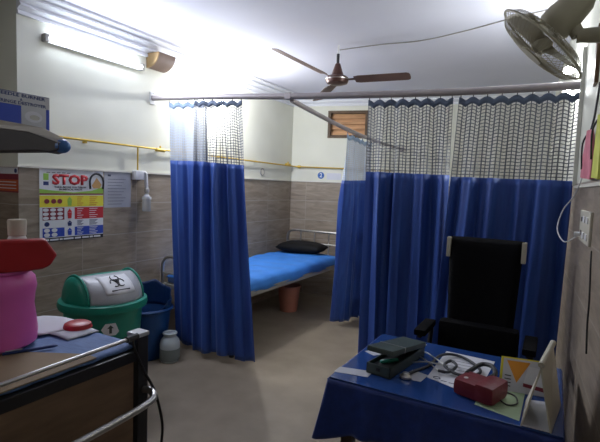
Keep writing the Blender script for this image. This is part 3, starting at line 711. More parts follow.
# ------------------------------------------------------------------ green swing bin
def swing_bin():
    c = V((-2.575,1.97,0))
    t = thing('swing_bin', 'large green swing-top bin with grey biohazard flap', 'waste bin', c)
    m = Matrix.Translation(c)
    MB().lathe([(.001,0),(.19,0),(.20,.012),(.243,.66),(.250,.675),(.001,.675)], c, 40).build('bin_body', M['green'], t, 'auto')
    MB().lathe([(.250,.665),(.272,.668),(.278,.69),(.272,.715),(.255,.722),(.24,.722)], c, 40).build('rim', M['green'], t, 'auto')
    # hood: half-cylinder-like dome with flap on the side to the camera
    look = V((-c.x*-1*-1, -c.y, 0)); look = (V((0,0,0))-V((c.x,c.y,0))).normalized()   # towards the room
    ang = math.radians(-8)          # flap faces into the room, a little to the right
    n = V((math.cos(ang), math.sin(ang), 0)); s = V((-n.y, n.x, 0))
    R = .245; Ht = .165
    # side cheeks
    def P(a, b, z): return c+n*a+s*b+V((0,0,.715+z))
    prof = [(R*math.cos(q), Ht*math.sin(q)) for q in [PI*k/16 for k in range(17)]]
    def ext(b): return (max(0, 1-(b/R)**2))**.5
    for sg in (-1,1):
        def g(u, v, sg=sg):
            b = sg*lerp(.185, .248, v); k = lerp(1,.0,v**2.2)
            q = PI*u; e = ext(b*.98)
            kk = lerp(ext(.185), 0, v**2.0) if v < 1 else 0
            return P(max(kk,.02)*R*math.cos(q), b, Ht*math.sin(q)*lerp(1,.0,v**2.5))
        MB().grid(g, 24, 8).build('hood_cheek', M['green'], t, True, .006)
    def hoodf(u, v):
        b = lerp(-.186,.186,v); q = PI*u
        return P(ext(b)*R*math.cos(q)*.985, b, Ht*math.sin(q)*.97)
    MB().grid(lambda u, v: hoodf(.45+.55*u, v), 14, 14).build('hood_back', M['green'], t, True, .006)
    fl = MB().grid(lambda u, v: hoodf(.0+.47*u, v)+V((0,0,.004)), 14, 14).build('swing_flap', M['lid_grey'], t, True, .006)
    # flap edge arcs
    for sg in (-1,1):
        MB().tube([P(ext(.185)*R*math.cos(PI*k/24*1.0)*1.0, sg*.187, Ht*math.sin(PI*k/24)+.006) for k in range(25)], .009, 8).build('flap_edge', M['green'], t, True)
    # biohazard label on the flap
    def fp_(a, b, off=0):   # a along s, b up the flap
        u = .17+b; q = PI*u; e = ext(a)
        p = P(e*R*math.cos(q)*.985, a, Ht*math.sin(q)*.97+.004)
        nn = (n*math.cos(q)/R + V((0,0,1))*math.sin(q)/Ht).normalized()
        return p+nn*(.006+off)
    MB().grid(lambda u, v: fp_(lerp(-.10,.10,u), lerp(-.05,.22,v)), 8, 8).build('label', M['p_white'], fl, True, .0012)
    bz = MB()
    cc = (-.0,.115)
    K = 1.9; 
    for k in range(3):
        a0 = PI/2+2*PI*k/3
        ca, cb = cc[0]+.023*math.cos(a0), cc[1]+.023*K*math.sin(a0)
        P2 = []
        for j in range(15):
            a = a0+.55+ (2*PI-1.1)*j/14
            P2.append(fp_(ca+.026*math.cos(a), cb+.026*K*math.sin(a), .003))
        bz.tube(P2, .0032, 5)
    bz.tube([fp_(cc[0]+.013*math.cos(2*PI*k/14), cc[1]+.013*K*math.sin(2*PI*k/14), .003) for k in range(14)], .0022, 5, True)
    bz.build('biohazard_symbol', M['p_black'], fl)
    MB().tube([fp_(-.06,-.005,.002), fp_(.06,-.005,.002)], .0045, 5).build('biohazard_caption', M['p_black'], fl)
    # white sticker on the body
    a = math.radians(-28); 
    d = V((math.cos(a), math.sin(a), 0)); q = V((-d.y, d.x, 0))
    pc = c+d*.238+V((0,0,.57))
    st = MB().prism([pc-q*.055, pc-q*.03+V((0,0,.034)), pc+q*.03+V((0,0,.034)), pc+q*.05+V((0,0,-.02)), pc+q*.03+V((0,0,-.042)), pc-q*.03+V((0,0,-.042))], d*.004).build('sticker', M['p_white'], t)
    pc2 = pc+d*.004
    MB().prism([pc2-q*.008+V((0,0,-.028)), pc2+q*.008+V((0,0,-.028)), pc2+q*.008+V((0,0,.004)), pc2+q*.02+V((0,0,.004)), pc2+V((0,0,.025)), pc2-q*.02+V((0,0,.004)), pc2-q*.008+V((0,0,.004))], d*.001).build('arrow_mark', M['bp_case'], st)
swing_bin()

# ------------------------------------------------------------------ blue tub + liner, jerry can
c = V((-3.0,2.71,0))
t = thing('waste_tub', 'big dark blue tub with raised liner between green bin and curtain', 'waste bin', c)
MB().lathe([(.001,0),(.160,0),(.168,.01),(.208,.40),(.224,.405),(.226,.43),(.214,.434),(.202,.40),(.16,.02),(.001,.02)], c, 36).build('tub_body', M['tub'], t, 'auto')
def lf(u, v):
    a = 2*PI*u; back = .5-.5*math.cos(a-math.radians(-50)) if True else 0
    r = .200+.012*v+.006*math.sin(13*a)*v
    return V((c.x+r*math.cos(a), c.y+r*math.sin(a), .40+v*(.02+.19*back+.012*math.sin(7*a))))
MB().grid(lf, 60, 8).build('liner', M['liner'], t, True, .004)
MB().tube([V((c.x+.223*math.cos(2*PI*k/36), c.y+.223*math.sin(2*PI*k/36), .420)) for k in range(36)], .009, 8, True).build('rim_bead', M['tub'], t, True)

c = V((-2.735,2.735,0))
t = thing('jerry_can', 'small milky plastic can half full of liquid in front of curtain', 'container', c)
sh = MB().lathe([(.001,0),(.070,0),(.079,.012),(.082,.06),(.082,.15),(.074,.182),(.056,.205),(.050,.212),(.050,.235)], c, 28)
sh.build('can_body', M['can'], t, 'auto')
MB().tube([(c.x+.052*math.cos(2*PI*k/20),c.y+.052*math.sin(2*PI*k/20),.238) for k in range(20)], .009, 8, True).build('mouth_ring', M['can'], t, True)
MB().lathe([(.073,.008),(.0805,.018),(.0835,.06),(.0835,.115),(.075,.115)], c, 28).build('liquid_level', M['liquid'], t, 'auto')

# ------------------------------------------------------------------ desk
DX0, DX1, DY0, DY1, DZ = -.728, .075, 1.59, 2.225, .75
def desk():
    t = thing('desk', 'dark wooden desk under a blue cloth and glass top', 'desk', ((DX0+DX1)/2,(DY0+DY1)/2,0))
    MB().box((DX0,DY0,DZ-.035),(DX1,DY1,DZ-.008)).build('desk_top', M['dark_wood'], t)
    for x in (DX0+.04,DX1-.05):
        for y in (DY0+.04,DY1-.05):
            MB().box((x,y,0),(x+.045,y+.045,DZ-.036)).build('leg', M['dark_wood'], t)
    MB().box((DX0+.06,DY1-.05,.32),(DX1-.06,DY1-.035,DZ-.036)).build('modesty_panel', M['dark_wood'], t)
desk()
def cloth():
    # draped cloth: top plus front and left skirts
    mb = MB(); z = DZ-.003
    def skirt_pts(u):      # go round: back-left -> front-left corner -> front-right
        LL = (DY1-DY0); FL = DX1-DX0; s = u*(LL+FL)
        if s < LL: return V((DX0-.004, DY1-s, z)), V((-1,0,0)), s/LL
        return V((DX0-.004+(s-LL), DY0-.004, z)), V((0,-1,0)), (s-LL)/FL
    drop = .19
    LL = DY1-DY0; FL = DX1-DX0; TT = LL+FL; uc = LL/TT
    def g(u, v):
        p, n, k = skirt_pts(u)
        cn = math.exp(-((u-uc)/.07)**2)
        nn = (n+(V((-1,-1,0)).normalized()-n)*cn).normalized()
        out = .006+v*(.012+.032*cn)+.016*v*math.sin(46*u+1.2)+.008*v*math.sin(93*u)
        return p+nn*out+V((0,0,-v*(drop+.05*cn+.012*math.sin(21*u))-.0))
    mb.grid(g, 130, 14)
    mb.grid(lambda u, v: V((lerp(DX0-.008,DX1,u), lerp(DY0-.008,DY1,v), z)), 4, 4)
    bmesh.ops.remove_doubles(mb.bm, verts=mb.bm.verts, dist=.001)
    tag(mb.build('tablecloth', M['navy'], smooth='auto', solid=.003), 'deep blue cloth draped over the desk, skirt hanging in front', 'tablecloth')
cloth()
GZ = DZ+.006
tag(MB().box((DX0+.0,DY0-.004,DZ+.0),(DX1-.004,DY1-.004,GZ), .0015).build('glass_sheet', M['glass']), 'dark reflective glass sheet lying on the blue desk cloth', 'glass top')

def quad(name, pts, m, label, cat, th=.0012, z=GZ, group=None):
    P = [(x,y,z) for x,y in pts]
    o = MB().prism(P, (0,0,th)).build(name, m); tag(o, label, cat, group); return o
quad('slip_of_paper', [(-.735,1.640),(-.600,1.665),(-.60,1.73),(-.735,1.70)], M['paper_grey'], 'pale paper slip under the near end of the instrument case', 'paper')
quad('slip_of_paper', [(-.715,1.93),(-.66,1.90),(-.625,1.95),(-.67,2.0)], M['paper_grey'], 'small paper scrap at the left edge beside the instrument case', 'paper')
quad('slip_of_paper', [(-.60,2.13),(-.50,2.12),(-.495,2.19),(-.59,2.20)], M['paper_grey'], 'pale paper slip behind the far end of the instrument case', 'paper')
quad('slip_of_paper', [(-.475,1.74),(-.41,1.74),(-.40,1.82),(-.47,1.84)], M['paper_grey'], 'small pale slip near the stethoscope chest piece', 'paper')
lt = thing('letter', 'white printed letter lying under the stethoscope tubing', 'paper', (-.31,1.95,GZ))
MB().prism([(-.40,1.80,GZ),(-.205,1.725,GZ),(-.185,2.14,GZ),(-.395,2.15,GZ)], (0,0,.0014)).build('sheet', M['paper'], lt)
ey = V((-.365,1.815,GZ+.0016))
MB().tube([ey+V((.013*math.cos(2*PI*k/16),.010*math.sin(2*PI*k/16),0)) for k in range(16)], .0018, 5, True).build('emblem', M['ink'], lt)
for k in range(3): MB().box((-.345+.03*k,1.795-.004*k,GZ+.0014),(-.322+.03*k,1.800-.004*k,GZ+.0019)).build('print_line', M['ink'], lt)
for k in range(6): MB().box((-.36,1.87+.035*k,GZ+.0014),(-.25,1.873+.035*k,GZ+.0019)).build('print_line', M['tube_dark'], lt)
quad('colour_leaflet', [(-.20,1.66),(-.055,1.62),(-.05,1.90),(-.19,1.93)], M['lime'], 'pale green leaflet lying under the folded cards', 'paper')

# BP instrument case (open)
def case():
    c = V((-.570,1.70,GZ+.001)); d = V((.055,.37,0)).normalized(); s = V((d.y,-d.x,0)); L, Wd, Hh = .34,.105,.042
    c = c-s*Wd/2 + V((0,0,0)); up = V((0,0,1))
    m = Matrix((s, d, up)).transposed().to_4x4(); m.translation = c
    t = thing('instrument_case', 'open dark grey-green blood pressure instrument case on the desk', 'instrument case', c+V((Wd/2,L/2,0)))
    b = MB(); w_ = .006
    b.box((0,0,0),(Wd,L,w_)); b.box((0,0,0),(w_,L,Hh)); b.box((Wd-w_,0,0),(Wd,L,Hh)); b.box((0,0,0),(Wd,w_,Hh)); b.box((0,L-w_,0),(Wd,L,Hh))
    bmesh.ops.transform(b.bm, matrix=m, verts=b.bm.verts)
    b.build('case_base', M['bp_case'], t)
    MB().box((Wd*.42,-.003,Hh*.45),(Wd*.58,0,Hh*.75), m=m).build('latch', M['black_pl'], t)
    MB().box((.012,.03,w_),(Wd-.012,L-.05,Hh-.012), .004, m=m).build('inner_tray', M['black_pl'], t)
    hm = m @ Matrix.Translation((0,L,Hh)) @ Matrix.Rotation(math.radians(-8),4,'X')
    b = MB().box((-.004,-L,0),(Wd+.004,.002,.022), .005, m=hm)
    b.build('lid', M['bp_case'], t)
    MB().box((-.005,-L*.66,.0005),(Wd+.005,-L*.645,.0235), m=hm).build('lid_seam', M['steel'], t)
    q = m @ V((Wd*.55,.05,Hh-.008))
    MB().tube([m @ V((Wd*.3,.06,Hh-.008)), m @ V((Wd*.75,.12,Hh-.004))], .008, 8).build('inflation_tube', M['green'], t, True)
case()

# stethoscope
def steth():
    z = GZ+.006
    t = thing('stethoscope', 'dark grey stethoscope with steel chest piece lying on the desk', 'stethoscope', (-.36,1.95,GZ))
    MB().lathe([(.001,0),(.020,0),(.024,.004),(.024,.010),(.016,.016),(.012,.022),(.001,.024)], (-.470,1.745,GZ), 20).build('chest_piece', M['steel'], t, 'auto')
    MB().tube(smooth_path([(-.465,1.765,z+.006),(-.455,1.82,z),(-.42,1.91,z),(-.40,2.02,z+.012),(-.36,2.09,z+.006),(-.29,2.07,z+.004),(-.225,1.98,z+.004),(-.235,1.90,z+.006),(-.29,1.865,z+.008),(-.34,1.90,z+.008)]), .0062, 8).build('tubing', M['tube_dark'], t, True)
    MB().tube(smooth_path([(-.34,1.90,z+.008),(-.36,1.93,z+.012),(-.345,1.99,z+.012),(-.315,1.95,z+.010),(-.33,1.87,z+.008),(-.37,1.86,z+.008)]), .0062, 8).build('yoke', M['tube_dark'], t, True)
    for k, P in enumerate(([(-.37,1.86,z+.008),(-.43,1.93,z+.008),(-.485,1.985,z+.006),(-.50,1.955,z+.012)], [(-.345,1.92,z+.012),(-.42,1.99,z+.012),(-.46,2.04,z+.008),(-.49,2.02,z+.014)])):
        b = MB().tube(smooth_path(P), .0032, 6).build('ear_tube', M['steel'], t, True)
        MB().lathe([(.001,-.006),(.006,-.003),(.006,.003),(.001,.007)], P[-1], 10).build('ear_tip', M['black_pl'], b, True)
    MB().tube(smooth_path([(-.50,1.90,z-.001),(-.43,1.905,z+.016),(-.36,1.90,z+.020)]), .0032, 6).build('spring_clip', M['steel'], t, True)
steth()
# maroon pouch with black strap
def pouch():
    t = thing('blood_pressure_cuff_pouch', 'dark red leatherette pouch on the desk with black strap', 'pouch', (-.205,1.74,GZ))
    zz = GZ
    m = Matrix.Translation((-.198,1.735,zz)) @ Matrix.Rotation(math.radians(-18),4,'Z')
    MB().box((-.075,-.055,.001),(.075,.065,.062), .024, m=m).build('body', M['maroon'], t, 'auto')
    MB().box((.008,-.062,.006),(.080,.070,.072), .022, m=m).build('flap', M['maroon'], t, 'auto')
    P = [(-.250,1.790,zz+.055),(-.245,1.86,zz+.045),(-.215,1.93,zz+.052),(-.175,1.91,zz+.060),(-.155,1.84,zz+.060),(-.165,1.79,zz+.06)]
    MB().tube(smooth_path(P), .009, 8).build('strap', M['black_pl'], t, True)
    pp = m @ V((.05,-.02,.0722))
    MB().lathe([(.008,0),(.008,.003),(.004,.005)], m @ V((-.04,-.02,.061)), 12).build('press_stud', M['steel'], t, 'auto')
    MB().tube(smooth_path([(-.135,1.72,zz+.02),(-.10,1.71,zz+.006),(-.07,1.74,zz+.006),(-.08,1.80,zz+.006),(-.115,1.82,zz+.006)]), .003, 6).build('cord', M['black_pl'], t, True)
pouch()
# leaning cards behind the stand
def card():
    t = thing('leaflet_stack', 'white leaflets with an orange triangle standing behind the cream stand', 'leaflet', (-.085,1.93,GZ))
    a = V((-.140,1.84,GZ)); s = V((.16,.03,0)); up = V((0,.045,.118)); n = s.cross(up).normalized()
    if n.y > 0: n = -n
    MB().prism([a, a+s, a+s+up, a+up], n*-.006).build('back_board', M['p_yel'], t)
    MB().prism([a+s*.05, a+s, a+s+up*.96, a+s*.05+up*.96], n*.001).build('front_sheet', M['paper'], t)
    o = MB().prism([a+n*.001+s*.12+up*.90, a+n*.001+s*.62+up*.90, a+n*.001+s*.36+up*.28], n*.0008).build('orange_triangle', M['orange'], t)
    MB().prism([a+n*.0018+s*.50+up*.25, a+n*.0018+s*1.04+up*.16, a+n*.0018+s*1.06+up*.74, a+n*.0018+s*.58+up*.80], n*.001).build('white_card', M['p_white'], t)
    MB().prism([a+n*.0028+s*.50+up*.20, a+n*.0028+s*1.04+up*.10, a+n*.0028+s*1.04+up*.22, a+n*.0028+s*.50+up*.30], n*.0008).build('maroon_band', M['p_mar'], t)
    for k in range(4): MB().prism([a+n*.001+s*(.10)+up*(.15+.1*k), a+n*.001+s*.24+up*(.14+.1*k), a+n*.001+s*.24+up*(.17+.1*k), a+n*.001+s*.10+up*(.18+.1*k)], n*.0006).build('print_line', M['tube_dark'], t)
card()
# cream A-shaped stand
def stand():
    t = thing('tent_stand', 'cream folded tent stand open towards the camera at desk right', 'desk stand', (-.0,1.69,GZ))
    z = GZ
    f0, f1 = V((-.050,1.590,z)), V((-.045,1.80,z))            # left foot line front/back
    g0, g1 = V((.038,1.590,z)), V((.066,1.83,z))           # right foot line
    t0, t1 = V((-.004,1.605,z+.205)), V((.026,1.76,z+.240))   # ridge
    th = V((.005,0,0))
    MB().prism([g0,g1,t1,t0], -th).build('right_panel', M['frosted'], t)
    MB().prism([f0,f1,t1,t0], th).build('left_panel', M['cream_pl'], t)
    MB().prism([f0+V((.006,0,.001)),g0+V((-.006,0,.001)),g1+V((-.006,0,.001)),f1+V((.006,0,.001))], V((0,0,.004))).build('base_panel', M['paper'], t)
    MB().tube([t0,t1], .010, 10).build('ridge', M['frosted'], t, 'auto')
stand()

# ------------------------------------------------------------------ office chair
def chair():
    c = V((-.315,2.52,0))
    t = thing('office_chair', 'black high-backed office chair behind the desk', 'chair', c)
    y = 2.62
    def bk(s):
        def g(u, v):
            a = 2*u-1; w = lerp(.166,.190,v)
            r = max(0,1-abs(a)**6)**.5*max(0,1-abs(2*v-1)**14)**.5
            return V((c.x+a*w, y+.02*a*a*-1+lerp(-.02,.05,v)+s*.03*r, lerp(.745,1.25,v)))
        return g
    b = MB(); b.grid(bk(1),20,20); b.grid(bk(-1),20,20); bmesh.ops.remove_doubles(b.bm, verts=b.bm.verts, dist=.0008)
    bb = b.build('backrest', M['black'], t, True)
    for s in (-1,1):
        MB().box((c.x+s*.190-.011,y+.0,1.135),(c.x+s*.190+.011,y+.055,1.245), .004).build('corner_guard', M['frosted'], t)
    MB().box((c.x-.035,y+.03,.42),(c.x+.035,y+.055,.88), .006).build('back_support', M['black_pl'], t)
    MB().box((c.x-.20,2.50,.60),(c.x+.20,2.60,.80),.03).build('lumbar_cushion', M['black'], t, 'auto')
    b = MB()
    def st(s):
        def g(u, v):
            a = 2*u-1; bb2 = 2*v-1; r = max(0,1-abs(a)**5)**.5*max(0,1-abs(bb2)**5)**.5
            return V((c.x+a*.24, c.y-.03+bb2*.20, .47+s*.045*r))
        return g
    b.grid(st(1),18,18); b.grid(st(-1),18,18); bmesh.ops.remove_doubles(b.bm, verts=b.bm.verts, dist=.0008)
    b.build('seat', M['black'], t, True)
    for s in (-1,1):
        x = c.x+s*.255
        ar = MB().tube(smooth_path([(x-s*.09,2.55,.44),(x,2.56,.46),(x,2.60,.70),(x,2.56,.745),(x,2.34,.745)]), .014, 8).build('armrest_frame', M['black_pl'], t, True)
        MB().box((x-.03,2.33,.745),(x+.03,2.58,.778), .010).build('armrest_pad', M['black'], ar, 'auto')
    MB().tube([(c.x,c.y,.10),(c.x,c.y,.28),(c.x,c.y,.29),(c.x,c.y,.44)], [.028,.028,.02,.02], 14).build('gas_column', M['black_pl'], t, 'auto')
    for k in range(5):
        a = 2*PI*k/5+.3; e = V((c.x+.26*math.cos(a), c.y+.26*math.sin(a), .085))
        l = MB().tube([(c.x,c.y,.12), e], [.024,.014], 8).build('base_spoke', M['black_pl'], t, 'auto')
        MB().tube([e+V((-.012*math.sin(a),.012*math.cos(a),-.057)), e+V((.012*math.sin(a),-.012*math.cos(a),-.057))], .027, 14).tube([e, e+V((0,0,-.05))], .008, 6).build('castor', M['black_pl'], l, 'auto')
chair()

# ------------------------------------------------------------------ right wall: switch box, cord, hanging cloths
def rw(y, z, off=0): return V((rightX(y)-off*.9985, y-off*.054, z))
def rslab(y0, y1, z0, z1, o0, o1, mb=None):
    mb = mb or MB(); return mb.prism([rw(y0,z0,o0),rw(y1,z0,o0),rw(y1,z0,o1),rw(y0,z0,o1)], (0,0,z1-z0))
t = thing('switchboard', 'cream electrical switchboard with sockets on the right tiled wall', 'switchboard', rw(2.33,1.28))
rslab(2.16,2.50,1.295,1.435,0,.014).build('plate', M['cream_pl'], t, bevel=.004)
for k in range(2): rslab(2.30-.0,2.36,1.385-.07*k,1.412-.07*k,.014,.019).build('switch', M['white_pl'], t)
for k in range(2): rslab(2.41,2.45,1.385-.06*k,1.405-.06*k,.014,.0155).build('socket', M['black_pl'], t)
for k in range(2): rslab(2.20,2.26,1.385-.07*k,1.412-.07*k,.014,.018).build('switch', M['white_pl'], t)
P = [rw(2.30,1.75,.01), rw(2.55,1.60,.012), rw(2.80,1.50,.02), rw(2.88,1.42,.06), rw(2.82,1.32,.085), rw(2.68,1.265,.06), rw(2.52,1.30,.03), rw(2.43,1.325,.022)]
t = thing('power_cord', 'white power cord looping from the wall into the switchboard', 'cord', rw(2.43,1.32,.02))
MB().tube(smooth_path(P,8), .0032, 7).build('cable', M['white_pl'], t, True)
MB().tube([rw(2.43,1.325,.04), rw(2.43,1.325,.0165)], .012, 10).build('plug', M['white_pl'], t, 'auto')
tag(MB().tube(smooth_path([rw(2.12,1.285,.004),rw(2.10,1.22,.005),rw(2.06,1.10,.005),rw(2.05,1.0,.006),rw(2.02,.9,.005)]), .0035, 6).build('power_cord', M['black_pl'], smooth=True), 'thin black cord hanging down the right wall below the switchboard', 'cord')
def hang(y0, y1, zt, zb, off, m, label, nm, seed):
    t = thing(nm, label, 'cloth', rw((y0+y1)/2, zb, off))
    ym = (y0+y1)/2
    def g(s):
        def f(u, v):
            k = lerp(.25,1,min(1,v*1.8)**.7); y = ym+(u-.5)*(y1-y0)*k
            return rw(y, lerp(zt,zb+.03*(u-.4)**2*0+.02*u,v), off+s*.012*max(0,1-abs(2*u-1)**3)+.006*math.sin(u*13+seed)*v)
        return f
    b = MB(); b.grid(g(1),16,14); b.grid(g(-1),16,14); bmesh.ops.remove_doubles(b.bm, verts=b.bm.verts, dist=.0006)
    b.build('cloth', m, t, True)
    MB().tube(smooth_path([rw(ym,zt+.20,.003), rw(ym+.01,zt+.06,.012), rw(ym,zt-.01,off)]), .005, 6).tube(smooth_path([rw(ym,zt,off),rw(ym+.04,zt-.05,off+.02),rw(ym+.05,zt-.16,off+.016)]), .004, 6).build('hanging_cord', M['black_pl'], t, True)
hang(2.10,2.48,1.775,1.565,.024,M['pink_cloth'],'crumpled pink cloth hanging by a black cord on the right wall','hanging_cloth',1)
hang(1.95,2.09,1.80,1.56,.020,M['yellow_cloth'],'yellow-green cloth hanging at the far right edge beside the pink one','hanging_cloth',2)

# ------------------------------------------------------------------ warmer trolley at lower left
def trolley():
    x1, x0, y1, y0, z = -1.365, -2.15, 1.24, .15, .85
    t = thing('infant_warmer_trolley', 'dark framed trolley with brown side panel and steel tube rails', 'trolley', ((x0+x1)/2,(y0+y1)/2,0))
    MB().box((x0,y0,z-.045),(x1,y1,z-.003), .004).build('top_frame', M['black_pl'], t)
    MB().box((x1-.012,y0+.05,.30),(x1-.004,y1-.06,z-.045)).build('side_panel', M['wood_br'], t)
    MB().box((x0+.06,y1-.06,.30),(x1-.06,y1-.05,z-.045)).build('end_panel', M['wood_br'], t)
    MB().box((x0+.02,y0+.02,.26),(x1-.02,y1-.05,.30)).build('lower_shelf', M['black_pl'], t)
    for (x, y) in ((x1-.03,y1-.02),(x0+.0,y1-.02),(x1-.03,y0),(x0,y0)):
        f = (x, y) == (x1-.03,y1-.02)
        l = MB().box((x-.022,y-.026,.0),(x+.034,y+.026,.895 if f else z-.045), .006).build('post', M['black_pl'], t)
        if f: MB().box((x-.026,y-.030,.895),(x+.036,y+.030,.912), .006).build('post_cap', M['lid_grey'], l)
    MB().tube([(x1+.004,y0,.888),(x1+.004,y1-.05,.905)], .007, 10).build('side_rail', M['steel'], t, 'auto')
    MB().tube(smooth_path([(x1+.01,y1-.02,.685),(x1+.045,y1-.02,.69),(x1+.085,y1-.04,.685),(x1+.098,y1-.09,.675),(x1+.098,.95,.665),(x1+.09,.5,.655),(x1+.05,.2,.65),(x1,.18,.65)]), .0135, 12).build('push_handle', M['steel'], t, True)
    # column (left of the frame) that carries the radiant hood
    MB().box((-2.52,.90,.0),(-2.46,.98,1.72), .006).build('column', M['grey_paint'], t)
    MB().box((-2.52,.91,.10),(x0,.97,.16), .006).build('column_foot', M['grey_paint'], t)
    yA = 1.05
    # hood: bevelled top shell over a deep dark front edge, rounded blue cap at the free end
    P_ = [(-2.54,1.80),(-1.785,1.695),(-1.65,1.650),(-1.628,1.636)]; Q_ = [(-1.628,1.630),(-1.825,1.676),(-2.54,1.75)]
    h = MB()
    vs_f = [h.bm.verts.new((x,yA,z)) for x, z in Q_]; vs_t = [h.bm.verts.new((x,yA+.035,z)) for x, z in P_[::-1]]
    vs_b = [h.bm.verts.new((x-.10,yA+.11,z-.01)) for x, z in P_[::-1]]; vs_l = [h.bm.verts.new((x-.10,yA+.11,z)) for x, z in Q_]
    f = h.bm.faces.new
    f([vs_f[0],vs_f[1],vs_f[2],vs_t[3],vs_t[2],vs_t[1],vs_t[0]])
    for k in range(3): f([vs_t[k],vs_t[k+1],vs_b[k+1],vs_b[k]])
    for k in range(2): f([vs_f[k],vs_f[k+1],vs_l[k+1],vs_l[k]])
    f([vs_f[0],vs_t[0],vs_b[0],vs_l[0]]); f([vs_f[2],vs_l[2],vs_b[3],vs_t[3]]); f([vs_l[0],vs_b[0],vs_b[1],vs_b[2],vs_b[3],vs_l[2],vs_l[1]])
    h.build('hood', M['hood'], t, bevel=.004)
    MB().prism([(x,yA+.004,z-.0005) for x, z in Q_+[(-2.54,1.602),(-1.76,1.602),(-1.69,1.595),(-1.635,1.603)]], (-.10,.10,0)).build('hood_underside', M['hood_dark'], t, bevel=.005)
    MB().lathe([(.026,0),(.026,.014),(.021,.028),(.010,.038),(.001,.040)], m=Matrix.Translation((-1.655,yA+.028,1.619)) @ Matrix.Rotation(PI/2,4,'Y'), n=20).build('hood_end_cap', M['tip_blue'], t, 'auto')
    MB().box((-2.54,yA+.02,1.655),(-2.13,yA+.35,1.70), .004).build('equipment_shelf', M['hood'], t)
    MB().tube([(-2.49,.94,1.70),(-2.40,1.05,1.70)], .02, 10).build('hood_arm', M['grey_paint'], t)
trolley()
TZ = .848
o = MB().grid(lambda u, v: V((lerp(-2.10,-1.385,u), lerp(.62,1.215,v), TZ+.008+.002*math.sin(30*v+4*u))), 20, 30).build('folded_sheet', M['mattress_blue'], smooth=True, solid=.008)
tag(o, 'dull blue sheet with fine stripes covering the trolley top', 'sheet')
tag(MB().prism([(-2.05,.25,TZ+.013),(-1.372,.25,TZ+.013),(-1.385,1.03,TZ+.0145),(-1.44,1.035,TZ+.0145),(-2.05,.70,TZ+.013)], (0,0,.004)).build('cardboard_sheet', M['cardboard']), 'flat brown cardboard sheet on the near part of the trolley', 'cardboard')
for k, (x, y) in enumerate(((-1.46,1.17),(-1.66,1.19))):
    pass
# papers
o = MB().grid(lambda u, v: V((lerp(-2.05,-1.76,u)+.05*v, lerp(1.02,1.21,v)+.03*u, TZ+.0215+.014*math.sin(PI*u)*v)), 10, 8).build('loose_paper', M['paper'], smooth=True, solid=.002)
tag(o, 'curling white paper behind the pink jar on the trolley', 'paper')
o = MB().grid(lambda u, v: V((lerp(-1.79,-1.63,u), lerp(1.085,1.225,v), TZ+.017+.004*math.sin(PI*u))), 8, 6).build('loose_paper', M['paper_grey'], smooth=True, solid=.002)
tag(o, 'small pale note on the blue sheet near the red dish', 'paper')
# red rounded thing behind the trolley corner
tag(MB().lathe([(.001,.022),(.04,.022),(.052,.016),(.058,.0),(.055,.0),(.001,.0)], (-1.735,1.20,TZ+.022), 28).build('red_dish', M['red'], smooth='auto'), 'upturned round red plastic dish on the far edge of the trolley', 'dish')
# pen
t = thing('pen', 'dark blue pen lying on the sheet beside the pink jar', 'pen', (-1.60,.96,TZ+.02))
a, b = V((-1.665,.86,TZ+.023)), V((-1.595,1.02,TZ+.023))
MB().tube([a, lerp(a,b,.93), b], [.0055,.0055,.002], 10).build('barrel', M['p_dkblue'], t, 'auto')
MB().tube([lerp(a,b,.05)+V((0,0,.008)), lerp(a,b,.35)+V((0,0,.008))], .002, 6).build('clip', M['steel'], t)
# pink jar
c = V((-1.80,.90,TZ+.019))
t = thing('pink_jar', 'large translucent pink plastic jar under the red bag', 'jar', c)
MB().lathe([(.001,0),(.125,0),(.142,.012),(.146,.05),(.140,.10),(.134,.15),(.138,.19),(.144,.22),(.138,.255),(.118,.278),(.118,.285),(.001,.285)], c, 40).build('jar_body', M['pink'], t, 'auto')
MB().lathe([(.122,.279),(.128,.281),(.128,.2895),(.1,.2895)], c, 32).build('jar_rim', M['pink'], t, 'auto')
# folded red bag lying over the jar mouth
zj = TZ+.019+.2895
t = thing('red_bag', 'stiff folded red plastic bag lying across the pink jar', 'bag', (c.x+.03,c.y-.03,zj))
sv = V((.455,.89,0)); nv = V((.89,-.455,0)); o_ = V((c.x,c.y,zj+.001))
def bagp(a, z, d): return o_+sv*a+nv*d+V((0,0,z))
out = [(-.30,0),(.10,0),(.155,.006),(.180,.018),(.195,.045),(.203,.055),(.190,.075),(.165,.115),(-.30,.115)]
mb = MB().prism([bagp(a,z,.125) for a, z in out], nv*-.055)
mb.build('bag_body', M['red'], t, bevel=.008)
MB().prism([bagp(a,z,.066) for a, z in [(-.28,.0),(.06,.0),(.09,.05),(.05,.095),(-.28,.10)]], nv*-.03).build('inner_fold', M['red'], t, bevel=.006)
c = V((c.x+.01,c.y+.085,zj+.001))
t = thing('white_bottle', 'white plastic bottle standing on the jar behind the red bag', 'bottle', c)
MB().lathe([(.001,0),(.034,0),(.038,.006),(.038,.075),(.036,.095),(.030,.110),(.026,.118)], c, 24).build('bottle_body', M['white_pl'], t, 'auto')
MB().lathe([(.029,.116),(.031,.118),(.033,.170),(.030,.178),(.001,.178)], c, 24).build('cap', M['cream_pl'], t, 'auto')
# hanging black cord at the post
t = thing('hanging_strap', 'thin black cord tied to the trolley corner rail, hanging down', 'cord', (-1.33,1.20,.5))
MB().tube(smooth_path([(-1.361,1.165,.915),(-1.350,1.17,.86),(-1.34,1.205,.77),(-1.318,1.225,.71),(-1.300,1.235,.66),(-1.285,1.25,.55),(-1.29,1.25,.45),(-1.288,1.25,.36)]), .0055, 7).build('cord', M['black_pl'], t, True)
MB().tube([(-1.361,1.14,.904),(-1.361,1.19,.906)], .013, 8).build('knot', M['black_pl'], t, 'auto')

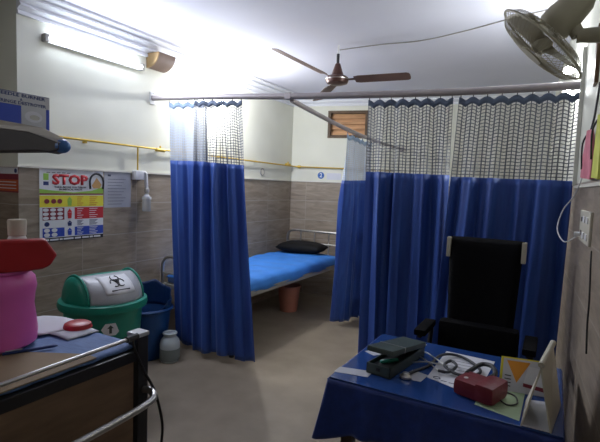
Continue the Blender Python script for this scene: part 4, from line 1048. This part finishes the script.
# box sign on the hood
t = thing('needle_destroyer', 'grey and blue NEEDLE BURNER & SYRINGE DESTROYER box on the hood', 'medical device', (-2.2,1.2,1.701))
xs = -2.185; y1_ = 1.363; zt = 1.885; zb = 1.701
MB().box((xs-.05,1.08,zb),(xs,y1_,zt), .002).build('box_body', M['p_dkblue'], t)
def sl(y0,y1,z0,z1,m,nm,lay=1): MB().box((xs+.0006*(lay-1),y0,z0),(xs+.0006*lay,y1,z1)).build(nm, M[m], t)
sl(1.085,y1_-.002,1.826,zt-.003,'lid_grey','title_panel'); sl(1.228,y1_-.018,zb+.002,1.826,'lid_grey','picture_panel')
sl(1.085,1.227,zb+.002,1.825,'p_blue','blue_panel'); sl(y1_-.017,y1_-.002,zb+.002,1.825,'p_blue','blue_panel')
for b_, z_, h_, w_ in (('NEEDLE BURNER',1.871,.0145,.225),('&',1.853,.011,None),('SYRINGE DESTROYER',1.837,.0145,.235)):
    text(b_, (xs+.0007,1.228,z_), (0,1,0), (0,0,1), h_, M['p_dkblue'], 'lettering', t, .0004, w_, .025)
for a_, c_, m_, r_ in ((1.285,1.782,'paper',(.042,.026)),(1.29,1.779,'grey_paint',(.024,.012))):
    MB().prism([(xs+.0006+(.0006 if m_!='paper' else 0),a_+r_[0]*math.cos(2*PI*k/20),c_+r_[1]*math.sin(2*PI*k/20)) for k in range(20)], (.0006,0,0)).build('device_picture', M[m_], t)

# ------------------------------------------------------------------ steel rack glimpsed behind the side curtain
t = thing('steel_rack', 'grey steel shelf rack glimpsed between two curtains in the bay', 'shelf rack', (-1.45,4.6,0))
for x in (-1.66,-1.2):
    for y in (4.45,4.85):
        MB().tube([(x,y,0),(x,y,1.1)], .012, 8).build('upright', M['steel'], t, 'auto')
for z in (.15,.48,.80,1.08):
    MB().box((-1.67,4.44,z),(-1.19,4.86,z+.02)).build('shelf', M['steel'], t)

# ------------------------------------------------------------------ world + view
wd = bpy.data.worlds.new('world'); S.world = wd; wd.use_nodes = True
wd.node_tree.nodes['Background'].inputs[0].default_value = (.5,.55,.65,1); wd.node_tree.nodes['Background'].inputs[1].default_value = .3
S.view_settings.view_transform = 'Standard'; S.view_settings.look = 'None'; S.view_settings.gamma = 1
S.view_settings.use_curve_mapping = False
S.view_settings.exposure = 0.15
